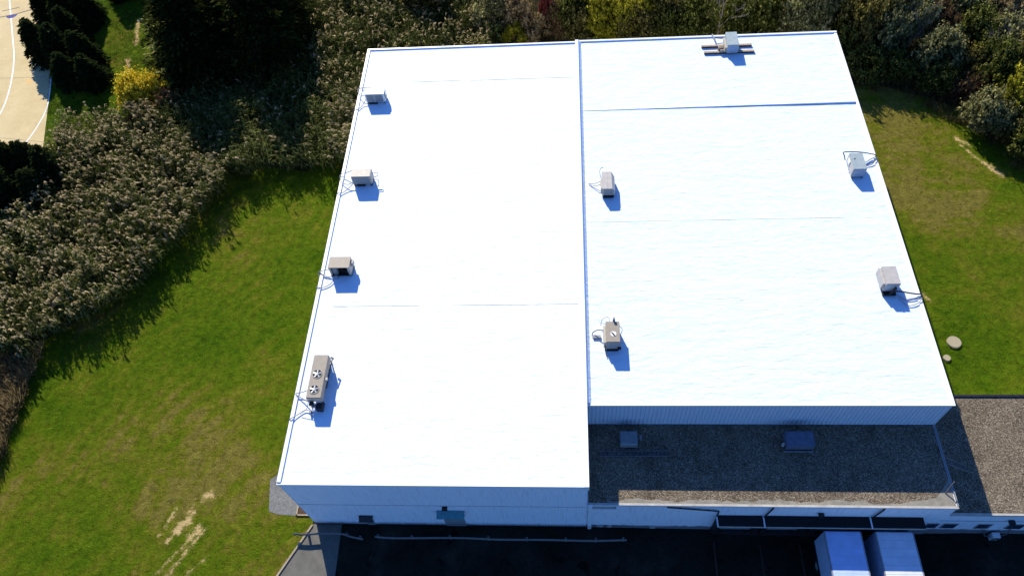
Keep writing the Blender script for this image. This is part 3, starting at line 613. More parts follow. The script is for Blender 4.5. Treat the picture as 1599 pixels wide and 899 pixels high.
tubes(t, [[(-0.1, 1.3, 0.6), (-0.6, 1.35, 0.25), (-1.15, 1.55, 0.02)], [(-0.1, 1.0, 0.5), (-0.6, 1.1, 0.2), (-1.1, 1.5, 0.02)], [(-0.1, 1.5, 0.8), (-0.18, 2.2, 0.9), (0.0, 2.5, 1.0), (0.15, 2.6, 0.8)]], 'pipe', 0.028)
# 6: beige unit with one fan
t = thing('condenser_unit', 'beige unit with one cracked open top vent, nearer of two beside the roof divide', 'air conditioner', (23.21, 10.68, H2), group=G_AC)
unit_body(t, 0, 1.04, 0.0, 1.79, 0.14, 1.22, M['beige'], 0); unit_feet(t, 0, 1.04, 0, 1.79, 0.14)
v = MB().cyl(0.55, 0.70, 1.222, 1.235, 0.22, 24).build('vent_plate', M['cabinet_white'], t)
MB().add([(0.38, 0.80, 1.245), (0.44, 0.84, 1.245), (0.58, 0.72, 1.245), (0.70, 0.52, 1.245), (0.60, 0.50, 1.245), (0.50, 0.62, 1.245)], [(5, 4, 3, 2, 1, 0)]).build('opening', M['black'], v)
MB().box(0.05, 1.0, -0.012, 0.0, 0.25, 1.15).build('front_panel', M['panel_grey'], t)
MB().box(0.05, 0.95, -0.10, 0.0, 0.0, 0.15).build('drain_pan', M['black'], t); MB().box(0.88, 1.12, -0.15, 0.0, 0.3, 0.5).build('valve', M['black'], t)
MB().box(-0.16, -0.004, 0.15, 1.6, 0.1, 0.9).build('side_hatch', M['sand'], t)
MB().box(0.55, 0.72, 1.82, 1.98, 0.9, 1.5).build('flue', M['steel'], t)
MB().box(-0.95, -0.35, 1.0, 1.25, -0.02, 0.12).build('junction_box', M['steel'], t)
tubes(t, [[(-0.1, 1.3, 0.7), (-0.6, 1.45, 0.5), (-0.95, 1.4, 0.2), (-1.0, 1.2, 0.02)], [(-0.1, 0.2, 0.4), (0.0, -0.3, 0.08), (0.05, -0.6, 0.05)]], 'dark', 0.035)
tubes(t, [[(0.3, 1.8, 1.0), (0.25, 2.3, 1.0), (-0.2, 2.2, 0.9), (-0.35, 1.8, 0.6)], [(0.0, 1.75, 0.9), (-0.3, 1.9, 0.8), (-0.45, 2.3, 0.4)], [(1.05, 1.6, 0.9), (1.25, 1.3, 0.8), (1.1, 0.9, 0.5), (1.12, 0.6, 0.3)]], 'pipe', 0.022)
# 7: grey cabinet on timber sleepers
t = thing('condenser_unit', 'grey green weathered cabinet with blue front, standing on two timber sleepers', 'air conditioner', (36.22, 43.79, H2), group=G_AC)
unit_body(t, 0, 1.09, 0.0, 2.0, 0.17, 1.15, M['cabinet_grey'], 0)
MB().box(0.10, 0.98, -0.012, 0.0, 0.28, 1.05).build('front_panel', plain('blue_grey_panel', (0.24, 0.32, 0.45), 0.5, var=0.3, scale=4), t)
MB().box(-0.16, -0.004, 0.2, 1.7, 0.17, 0.7).build('side_hatch', M['sand'], t)
MB().box(-0.75, -0.3, 0.5, 0.62, 0.05, 0.5).box(-0.6, -0.2, 0.2, 0.3, 0.05, 0.4).build('valve', M['timber'], t)
tubes(t, [[(-0.3, 0.4, 0.3), (-0.75, 1.2, 0.2), (-0.85, 1.7, 0.3), (-1.0, 2.3, 0.35)], [(-1.0, 2.3, 0.3), (-1.05, 2.9, 0.2), (-1.1, 3.0, -0.8)]], 'pipe', 0.05)
tubes(t, [[(-0.1, 2.2, 0.2), (-1.0, 2.25, 0.3)]], 'pipe_dark', 0.04)
for k, (xa, xb, y) in enumerate(((33.94, 38.85, 45.05), (34.10, 38.98, 44.10))):
    o = thing('timber_sleeper', ('farther' if k == 0 else 'nearer')+' of two weathered timber sleepers under the grey cabinet', 'timber beam', (xa, y, H2), group='timber sleepers under the grey cabinet')
    MB().box(0, xb-xa, -0.13, 0.13, -0.03, 0.165).build('beam', M['timber'], o, bevel=0.012)
    MB().box(0.01, xb-xa-0.01, -0.142, -0.131, 0.0, 0.13).build('front_strip', M['dark'], o)  # dark strip along the front face of the sleeper
# 8
t = thing('condenser_unit', 'grey green cabinet with small top hole, farther of two on the right edge', 'air conditioner', (44.68, 27.35, H2), group=G_AC)
unit_body(t, 0, 1.08, 0.0, 1.89, 0.10, 1.09, M['cabinet_grey'], 0); unit_feet(t, 0, 1.08, 0, 1.89, 0.10)
MB().add([(0.20, 1.12, 1.096), (0.36, 1.12, 1.096), (0.38, 1.25, 1.096), (0.30, 1.20, 1.096), (0.26, 1.28, 1.096)], [(0, 1, 2, 3, 4)]).build('opening', M['black'], t)
MB().box(0.08, 1.0, -0.012, 0.0, 0.15, 1.05).build('front_panel', plain('blue_grey_front', (0.26, 0.32, 0.42), 0.5, var=0.3, scale=4), t)
MB().box(-0.03, -0.004, 0.05, 1.8, 0.15, 0.98).build('side_hatch', M['cabinet_pale'], t)
MB().box(-0.10, -0.031, 1.0, 1.5, 0.5, 0.9).build('junction_box', M['cabinet_white'], t)
tubes(t, [[(-0.3, 1.5, 0.6), (-0.32, 1.9, 0.75), (-0.3, 2.25, 0.8), (0.8, 2.35, 0.7), (2.0, 2.4, 0.4), (2.62, 2.4, 0.12), (2.72, 2.4, -0.7)]], 'pipe_dark', 0.045)
tubes(t, [[(1.08, 1.4, 0.3), (1.5, 1.3, 0.06), (2.1, 1.45, 0.06), (2.6, 2.0, 0.12), (2.7, 2.1, -0.6)], [(1.08, 1.6, 0.3), (1.6, 1.7, 0.06), (2.2, 2.1, 0.06), (2.65, 2.3, 0.10)]], 'rail', 0.035)
# 9
t = thing('condenser_unit', 'pale taupe cabinet with black hose at its front, nearer of two on the right edge', 'air conditioner', (44.55, 15.57, H2), group=G_AC)
unit_body(t, 0, 1.05, 0.0, 1.67, 0.22, 1.20, M['cabinet_pale'], 0); unit_feet(t, 0, 1.05, 0, 1.67, 0.22)
MB().box(-0.20, -0.004, 0.15, 1.60, 0.3, 1.02).build('side_hatch', M['cabinet_pale'], t)
MB().box(0.32, 0.34, 0.03, 1.64, 1.201, 1.212).build('panel_joint', M['coping_grey'], t)
MB().box(0.06, 1.0, -0.012, 0.0, 0.3, 1.1).build('front_panel', plain('pale_blue_front', (0.36, 0.40, 0.44), 0.5, var=0.2, scale=4), t)
MB().box(0.0, 0.95, -0.30, 0.0, 0.0, 0.2).build('compressor', M['black'], t)
tubes(t, [[(0.45, -0.28, 0.15), (0.6, -0.25, 0.6), (0.68, -0.22, 1.0)]], 'black', 0.10)
tubes(t, [[(0.5, -0.2, 0.35), (1.1, -0.15, 0.4), (2.0, -0.2, 0.22), (2.6, -0.25, 0.14), (2.86, -0.25, 0.12), (2.9, -0.25, -0.6)]], 'pipe_dark', 0.055)
tubes(t, [[(1.0, -0.5, 0.2), (1.5, -1.15, 0.05), (2.0, -1.2, 0.05), (2.5, -0.95, 0.08), (2.8, -0.6, 0.12), (2.88, -0.6, -0.6)], [(1.0, -0.3, 0.2), (1.6, -0.7, 0.05), (2.2, -0.6, 0.08), (2.75, -0.4, 0.12)]], 'pipe', 0.032)
# shaded low units
t = thing('condenser_unit', 'small pale square unit in shade on the gravel roof beside the long ladder', 'air conditioner', (24.15, 4.30, H3-0.04), group=G_AC)
MB().box(0, 1.27, 0.0, 0.95, 0.12, 0.95).build('cabinet', M['panel_grey'], t, bevel=0.02); unit_feet(t, 0, 1.27, 0, 0.95, 0.12)
MB().box(0.03, 1.24, -0.03, -0.001, 0.70, 0.90).build('front_panel', M['cabinet_grey'], t)
MB().cyl(1.55, 0.7, 0, 0.5, 0.12, 12).build('vent_pipe', M['steel'], t); MB().box(1.27, 1.50, 0.64, 0.76, 0.1, 0.18).build('duct', M['steel'], t)
t = thing('condenser_unit', 'low wide blue grey unit in shade against the ribbed wall', 'air conditioner', (36.15, 4.15, H3-0.04), group=G_AC)
MB().box(0, 2.0, 0.0, 1.12, 0.22, 1.0).build('cabinet', plain('blue_grey_enamel', (0.12, 0.14, 0.20), 0.5, var=0.3, scale=3), t, bevel=0.03); unit_feet(t, 0, 2.0, 0, 1.1, 0.22)
MB().box(-0.05, 2.05, -0.12, -0.04, 0.0, 0.10).build('base_frame', M['steel'], t); MB().cyl(-0.16, 0.25, 0.3, 0.7, 0.10, 12).build('valve', M['cabinet_pale'], t)

# ladders
def ladder(p, d, s, n, label, rise=(0, 0, 0)):
    """p start, d run vector, s width vector"""
    t = thing('ladder', label, 'ladder', p); d = Vector(d); s = Vector(s)
    for q in (Vector((0, 0, 0)), s): MB().bar(q, q+d, 0.05, 0.09).build('side_rail', M['ladder'], t)
    for k in range(n):
        a = d*((k+0.5)/n); MB().tube([a, a+s], 0.02, 6).build('rung', M['ladder'], t)
ladder((22.6, 3.60, H3+0.03), (5.1, 0.05, 0), (0, 0.42, 0), 17, 'long ladder lying flat on the shaded gravel roof')
ladder((49.35, 3.15, H4), (-1.95, 0.0, 1.5), (0, 0.45, 0), 7, 'short ladder leaning from the side wing up to the dock wing roof')

# guardrails in front of the long hall
def guardrail(pts, label, posts):
    t = thing('guardrail', label, 'guardrail', (*pts[0], 0), group='guardrails in front of the long hall'); o = Vector((*pts[0], 0))
    P = smooth_path([Vector((x, y, 0.62))-o for x, y in pts], 6)
    m = MB(); n = len(P); prof = [(-0.14, 0.0), (-0.09, -0.05), (-0.03, 0.0), (0.03, 0.0), (0.09, -0.05), (0.14, 0.0)]
    V = []
    for p in P: V += [(p.x, p.y+b*1.2, p.z+a) for a, b in prof]+[(p.x, p.y+b*1.2+0.03, p.z+a) for a, b in reversed(prof)]
    k = 12; m.add(V, [(i*k+j, (i+1)*k+j, (i+1)*k+(j+1) % k, i*k+(j+1) % k) for i in range(n-1) for j in range(k)]+[tuple(range(k)), tuple((n-1)*k+j for j in range(k-1, -1, -1))])
    m.build('rail_beam', M['rail'], t)
    for x in posts:
        y = np.interp(x, [q[0] for q in pts], [q[1] for q in pts]); MB().box(x-o.x-0.07, x-o.x+0.07, y-o.y+0.045, y-o.y+0.19, 0, 0.72).build('post', M['rail'], t)
guardrail([(-1.5, -0.98), (-0.6, -1.03), (0.6, -0.93), (2.3, -0.92), (3.2, -1.15), (4.15, -1.32)], 'short bent steel guardrail at the sunlit pavement corner', [-0.45, 1.2, 2.8, 3.9])
guardrail([(5.1, -1.12), (6.5, -1.2), (9, -1.16), (12, -1.12), (15, -1.2), (18.5, -1.17), (22, -1.2), (24.65, -1.1)], 'long wavy steel guardrail in the shade of the long hall', [5.3, 8, 11, 14, 17, 20, 22.3, 24.4])

# meter boxes by the side wing
t = thing('utility_cabinet', 'small white meter cabinet with pipes at the foot of the side wing', 'cabinet', (51.75, -0.35, -0.4))
MB().box(0, 0.55, -0.15, 0.25, 0, 0.75).build('cabinet', M['cabinet_white'], t, bevel=0.015); tubes(t, [[(0.55, 0.1, 0.5), (0.9, 0.1, 0.55), (1.1, 0.2, 0.9), (1.1, 0.33, 1.3)], [(0.0, 0.1, 0.3), (-0.4, 0.1, 0.35), (-0.5, 0.33, 0.9)]], 'rail', 0.04)
MB().box(0.05, 0.5, -0.165, -0.15, 0.08, 0.68).build('door', M['rail'], t)

# manhole covers
for x, y, r, lab in [(53.75, 16.27, 0.58, 'larger round tan concrete manhole cover on the right lawn'), (52.72, 14.72, 0.30, 'small round tan manhole cover beside the larger one')]:
    t = thing('manhole_cover', lab, 'manhole cover', (x, y, 0), group='round covers on the right lawn')
    MB().cyl(0, 0, -0.02, 0.17, r, 32).build('ring', M['cover_tan'], t); MB().cyl(0, 0, 0.171, 0.19, r*0.93, 32).build('lid', M['cover_tan'], t)

# trailers backed up to the docks
def trailer(x0, x1, mat, label, ztop=3.05):
    t = thing('semi_trailer', label, 'truck trailer', ((x0+x1)/2, -0.95, -0.95), group='box trailers backed up to the docks'); h = (x1-x0)/2; Z = ztop+0.95; L = 14.0
    MB().box(-h+0.03, h-0.03, -L, 0, 1.10, Z-0.06).build('box_body', M['trailer_side'], t)
    m = MB(); n = 12
    m.box(-h+0.05, h-0.05, -L+0.05, -0.03, Z-0.06, Z); m.build('roof', mat, t)
    for k in range(1, 24): MB().box(-h+0.07, h-0.07, -L*k/24-0.012, -L*k/24+0.012, Z-0.01, Z+(0.014 if k % 4 == 0 else 0.006)).build('roof_seam', M['trailer_side'], t)
    for s in (-1, 0, 1): MB().box(s*h*0.8-0.05, s*h*0.8+0.05, -L-0.0, -L+0.03, Z-0.13, Z-0.07).build('marker_light', M['teal'], t)
    for s in (-1, 1): MB().box(s*h-0.05, s*h+0.05, -L, 0, Z-0.14, Z-0.012).build('top_rail', M['steel'], t)
    for s in (-1, 1): MB().box(s*h-0.02, s*h+0.02, -L, 0, 1.02, 1.2).build('side_skirt', M['dark'], t)
    for s in (-1, 1): MB().box(s*h/2-h/2+0.03, s*h/2+h/2-0.03, 0.0, 0.05, 1.12, Z-0.1).build('rear_door', M['trailer_side'], t)
    for y in (-1.6, -2.85):
        for s in (-1, 1):
            w = MB().tube([(s*(h-0.05), y, 0.5), (s*(h-0.55), y, 0.5)], 0.5, 24).build('wheel', M['tyre'], t, smooth=False)
            MB().tube([(s*(h-0.035), y, 0.5), (s*(h-0.06), y, 0.5)], 0.27, 16).build('rim', M['steel'], w)
    for s in (-1, 1): MB().box(s*0.7-0.06, s*0.7+0.06, -11.2, -11.05, 0.0, 1.1).build('landing_leg', M['dark'], t)
trailer(38.72, 41.24, M['trailer_blue'], 'blue tinted box trailer, left of the two backed up to the docks')
trailer(42.30, 44.88, M['trailer_white'], 'grey white box trailer with a crosswise roof seam, right of the two at the docks')

# ------------------------------------------------------------------ vegetation
def leaf_quads(C, N, size, asp, jit, rs):
    n = len(C); N = unit(N+rs.normal(0, jit, (n, 3)))
    T = unit(np.cross(N, rs.normal(0, 1, (n, 3)))); B = np.cross(N, T)
    s = (size*rs.uniform(0.6, 1.35, n))[:, None]
    a = T*s*0.5; b = B*s*0.5*asp
    return np.stack([C-a-b*0.5, C+a*0.2-b, C+a+b*0.4, C-a*0.3+b], 1)
def bush_crown(r, h, seed, n=5200, leaf=0.26, z0=0.12, lobes=20, spray=0.22):
    rs = np.random.default_rng(seed); Cs = []; Rs = []
    for k in range(lobes):
        a = rs.uniform(0, 6.28); q = math.sqrt(rs.uniform(0, 1)); zz = rs.uniform(z0+0.12, 0.82)
        rad = r*(0.84*q)*math.sin(math.pi*min(1, 0.25+zz*0.85))**0.5
        Cs.append((rad*math.cos(a), rad*math.sin(a), zz*h)); Rs.append(rs.uniform(0.12, 0.42)*r)
    Cs = np.array(Cs); Rs = np.array(Rs)
    w = Rs**2/np.sum(Rs**2); idx = rs.choice(lobes, n, p=w)
    d = unit(rs.normal(0, 1, (n, 3)))
    # leaves gather on twigs: snap most directions towards a limited set of twig directions per lobe
    tw = unit(rs.normal(0, 1, (lobes, 46, 3))+np.array([0, 0, 0.25])); pick = rs.integers(0, 46, n); tl = 0.7+0.75*rs.random((lobes, 46))**2
    d = unit(tw[idx, pick]+d*0.16); rr = Rs[idx]*rs.uniform(0.35, 1.0, n)**0.6*tl[idx, pick]
    rr = np.where(rs.random(n) < spray*0.3, rr*rs.uniform(1.0, 1.3, n), rr)
    P = Cs[idx]+d*rr[:, None]*np.array([1, 1, 0.9])
    keep = P[:, 2] > 0.08*h; P = P[keep]; d = d[keep]
    return leaf_quads(P, d+np.array([0, 0, 0.35]), leaf, 0.75, 0.55, rs), Cs
def trunk_mesh(name, parent, Cs, h, r0, mat, seed, lean=0.0):
    rs = np.random.default_rng(seed); m = MB()
    top = Vector((0.1, 0.0, h*0.62)); m.tube(smooth_path([(0, 0, -0.1), (0.06, -0.05, h*0.25), top], 3), r0, 7, r0*0.35)
    for c in Cs[:9]:
        st = Vector((0.05, -0.02, h*rs.uniform(0.12, 0.45))); e = Vector(c); mid = (st+e)/2+Vector((0, 0, -0.08*h))
        m.tube(smooth_path([st, mid, e], 3), r0*0.42, 5, r0*0.1)
    return m.build(name, mat, parent, smooth=True)
PROTO = {}
def plant(kind, name, label, cat, x, y, r, h, mat, seed, group=None, n=None, leaf=None):
    """kind keys one shared crown shape; copies differ by turn, size and foliage"""
    t = thing(name, label, cat, (x, y, 0), rz=(seed*2.399) % 6.283, group=group)
    if kind not in PROTO:
        q, Cs = bush_crown(1.0, 1.0, 100+hash_kind(kind), n=KN[kind][0], leaf=KN[kind][1], spray=KN[kind][2], lobes=KN[kind][3])
        cr = quads('crown', q, [mat]); tm = trunk_mesh('trunk', None, Cs, 1.0, 0.035, M['bark'], 3)
        PROTO[kind] = (cr.data, tm.data); bpy.data.objects.remove(cr); bpy.data.objects.remove(tm)
    cd_, td_ = PROTO[kind]
    c = bpy.data.objects.new('crown', cd_); col.objects.link(c); c.parent = t; c.scale = (r, r, h)
    c.material_slots[0].link = 'OBJECT'; c.material_slots[0].material = mat
    k = bpy.data.objects.new('trunk', td_); col.objects.link(k); k.parent = t; k.scale = (r, r, h)
    return t
KN = {'bush_a': (13000, 0.075, 0.30, 24), 'bush_b': (12000, 0.07, 0.40, 18), 'bush_c': (16000, 0.062, 0.36, 34), 'bush_d': (7500, 0.07, 0.55, 22), 'tree_a': (20000, 0.055, 0.34, 40)}
def hash_kind(k): return sum(ord(c)*(i+1) for i, c in enumerate(k)) % 97

def conifer_mesh(h, R0, seed, step=0.13, z0=0.06, dens=1.0, droop=0.35, tuft=0.30, seg=0.16, shape=0.82):
    rs = np.random.default_rng(seed); C = []; D = []; S = []
    z = h*z0; m = MB(); m.tube([(0, 0, -0.1), (0, 0, h*0.5), (0, 0, h*0.98)], h*0.018+0.05, 7, 0.02)
    while z < h*0.985:
        t = z/h; Lr = R0*(1-t)**shape*(0.35+0.65*min(1, t/0.12))
        nb = max(3, int(7*dens*(0.4+Lr/R0)))
        for k in range(nb):
            a = rs.uniform(0, 6.28); L = Lr*rs.uniform(0.5, 1.25)+0.08; dz = -droop*rs.uniform(0.6, 1.3)
            ns = max(2, int(L/seg)); zz = z+rs.uniform(-step, step)/2
            if L > 0.9 and rs.random() < 0.35: m.tube([(0, 0, zz), (L*0.8*math.cos(a), L*0.8*math.sin(a), zz+dz*L*0.5)], 0.02+0.01*L, 4, 0.006)
            for s in range(ns):
                u = (s+0.7)/ns
                for side in (-1, 0, 1):
                    aa = a+side*0.55; wd = (1-u*0.6)*0.13*L
                    px = u*L*math.cos(a)-side*math.sin(a)*wd; py = u*L*math.sin(a)+side*math.cos(a)*wd
                    C.append((px, py, zz+dz*L*u*u*0.8+0.25*L*u*(1-u))); D.append((math.cos(aa), math.sin(aa), dz*0.7)); S.append(tuft*(0.7+0.5*rs.random()))
        z += step*(1.0-0.35*t)
    C = np.array(C); D = unit(np.array(D)+rs.normal(0, 0.16, (len(C), 3))); S = np.array(S)[:, None]
    W = unit(np.cross(D, np.array([0, 0, 1.0])+rs.normal(0, 0.35, (len(C), 3))))
    q = np.stack([C-W*S*0.18, C+D*S*0.55-W*S*0.25, C+D*S*1.1, C+D*S*0.4+W*S*0.25], 1)
    return q, m
CON = {}
def conifer(key, name, label, x, y, sc, mat, rz, group=None, **kw):
    t = thing(name, label, 'conifer', (x, y, 0), rz, group)
    if key not in CON:
        q, m = conifer_mesh(**kw); cr = quads('crown', q, [mat]); tk = m.build('trunk', M['bark']); CON[key] = (cr.data, tk.data)
        bpy.data.objects.remove(cr); bpy.data.objects.remove(tk)
    for nm, me in zip(('crown', 'trunk'), CON[key]):
        o = bpy.data.objects.new(nm, me); col.objects.link(o); o.parent = t; o.scale = (sc[0], sc[0], sc[1])
    return t
SP = dict(h=5.6, R0=2.35, seed=11, step=0.16, tuft=0.46, dens=1.45, shape=0.74)
G1 = 'dark spruces standing beside the sports court'
spr = [(84, 26, (1.0, 1.0), 'topmost dark spruce at the court edge, cut by the frame'),
       (116, 40, (1.05, 1.05), 'dark spruce in the upper court row next to the grass gap'),
       (146, 34, (0.95, 0.95), 'upper dark spruce whose side borders the green grass gap'),
       (76, 90, (1.0, 1.05), 'spruce reaching farthest over the tan court, middle of the row'),
       (108, 98, (1.1, 1.05), 'middle spruce of the dense dark clump beside the court'),
       (143, 102, (1.0, 0.95), 'lower right spruce of the court clump above the dark shadow'),
       (122, 68, (1.0, 1.0), 'spruce between the upper and lower rows beside the court'),
       (116, 128, (0.9, 0.8), 'small front spruce of the court clump, left of its neighbour'),
       (152, 131, (0.9, 0.8), 'small front spruce nearest the bright yellow shrub'),
       (198, -12, (1.0, 1.05), 'dark spruce at the top frame edge right of the grass gap'),
       (216, -16, (1.0, 0.9), 'second dark spruce at the top edge beside the pale pine boughs')]
for i, (px, py, sc, lab) in enumerate(spr):
    x, y = spot(px, py); conifer('spruce', 'spruce_tree', lab, x, y, sc, M['spruce'], i*1.7, G1, **SP)
G2 = 'small spruces at the foot of the court by the left frame edge'
for i, (px, py, s, sc, lab) in enumerate([(102, 290, 0, (1.0, 1.1), 'right hand spruce of the lower left clump'), (72, 280, 0, (0.9, 1.1), 'middle spruce of the lower left clump'),
                                   (48, 284, 0, (0.95, 1.1), 'left hand spruce of the lower left clump at the court end'), (35, 318, 0, (1.1, 1.05), 'nearest spruce of the lower left clump, deep in shade'), (80, 318, 0, (1.0, 1.0), 'spruce tucked behind the reeds in the lower left clump')]):
    x, y = spot(px, py); conifer('spruce', 'spruce_tree', lab, x, y, sc, M['spruce'], 0.8+i*2.1, G2, **SP)
PN = dict(h=13.5, R0=5.6, seed=23, step=0.50, z0=0.06, tuft=0.58, dens=2.1, droop=0.02, seg=0.33, shape=0.55)
G3 = 'tall pines behind the reed bed'
for i, (px, py, sc, lab) in enumerate([(330, 116, (1.08, 1.02), 'broad pine with sunlit pale boughs on its left side'), (428, 104, (1.0, 1.05), 'tall dark pine standing right of the broad pale boughed one'),
                                  (335, 36, (0.9, 0.9), 'pine at the top edge behind the broad pale boughed one'), (425, 30, (1.05, 1.15), 'pine at the top edge between the tall dark pine and the sunlit reeds'),
                                  (372, 66, (0.9, 0.95), 'pine in the dark middle of the pine group'), (458, 66, (0.8, 0.85), 'rightmost pine, beside the sunlit reeds')]):
    x, y = spot(px, py); conifer('pine', 'pine_tree', lab, x, y, sc, M['pine'], 0.5+i*1.9, G3, **PN)

M['pine_sunlit_tone'] = leaf_mat('sunlit_tone_pine_needles', [(0.0, (0.03, 0.036, 0.01)), (0.5, (0.20, 0.21, 0.05)), (1.0, (0.58, 0.56, 0.18))], 0.4)  # sunlight on the boughs painted into a paler needle colour
PP = dict(h=7.5, R0=3.0, seed=29, step=0.85, z0=0.10, tuft=0.46, dens=1.9, droop=-0.02, seg=0.24, shape=0.55)  # pines added to stand for the sunlit edge of the broad pine
for px, py, sc, lab in [(278, 100, (1.0, 1.0), 'added pine with sunlight painted into its yellow green tiered boughs beside the grass gap'), (272, 148, (0.75, 0.5), 'low added pine with sunlight painted into its needles, below the tiered one, above the yellow shrub')]:
    x, y = spot(px, py); conifer('sunlit_tone_pine', 'pine_tree', lab, x, y, sc, M['pine_sunlit_tone'], 0.7, G3, **PP)

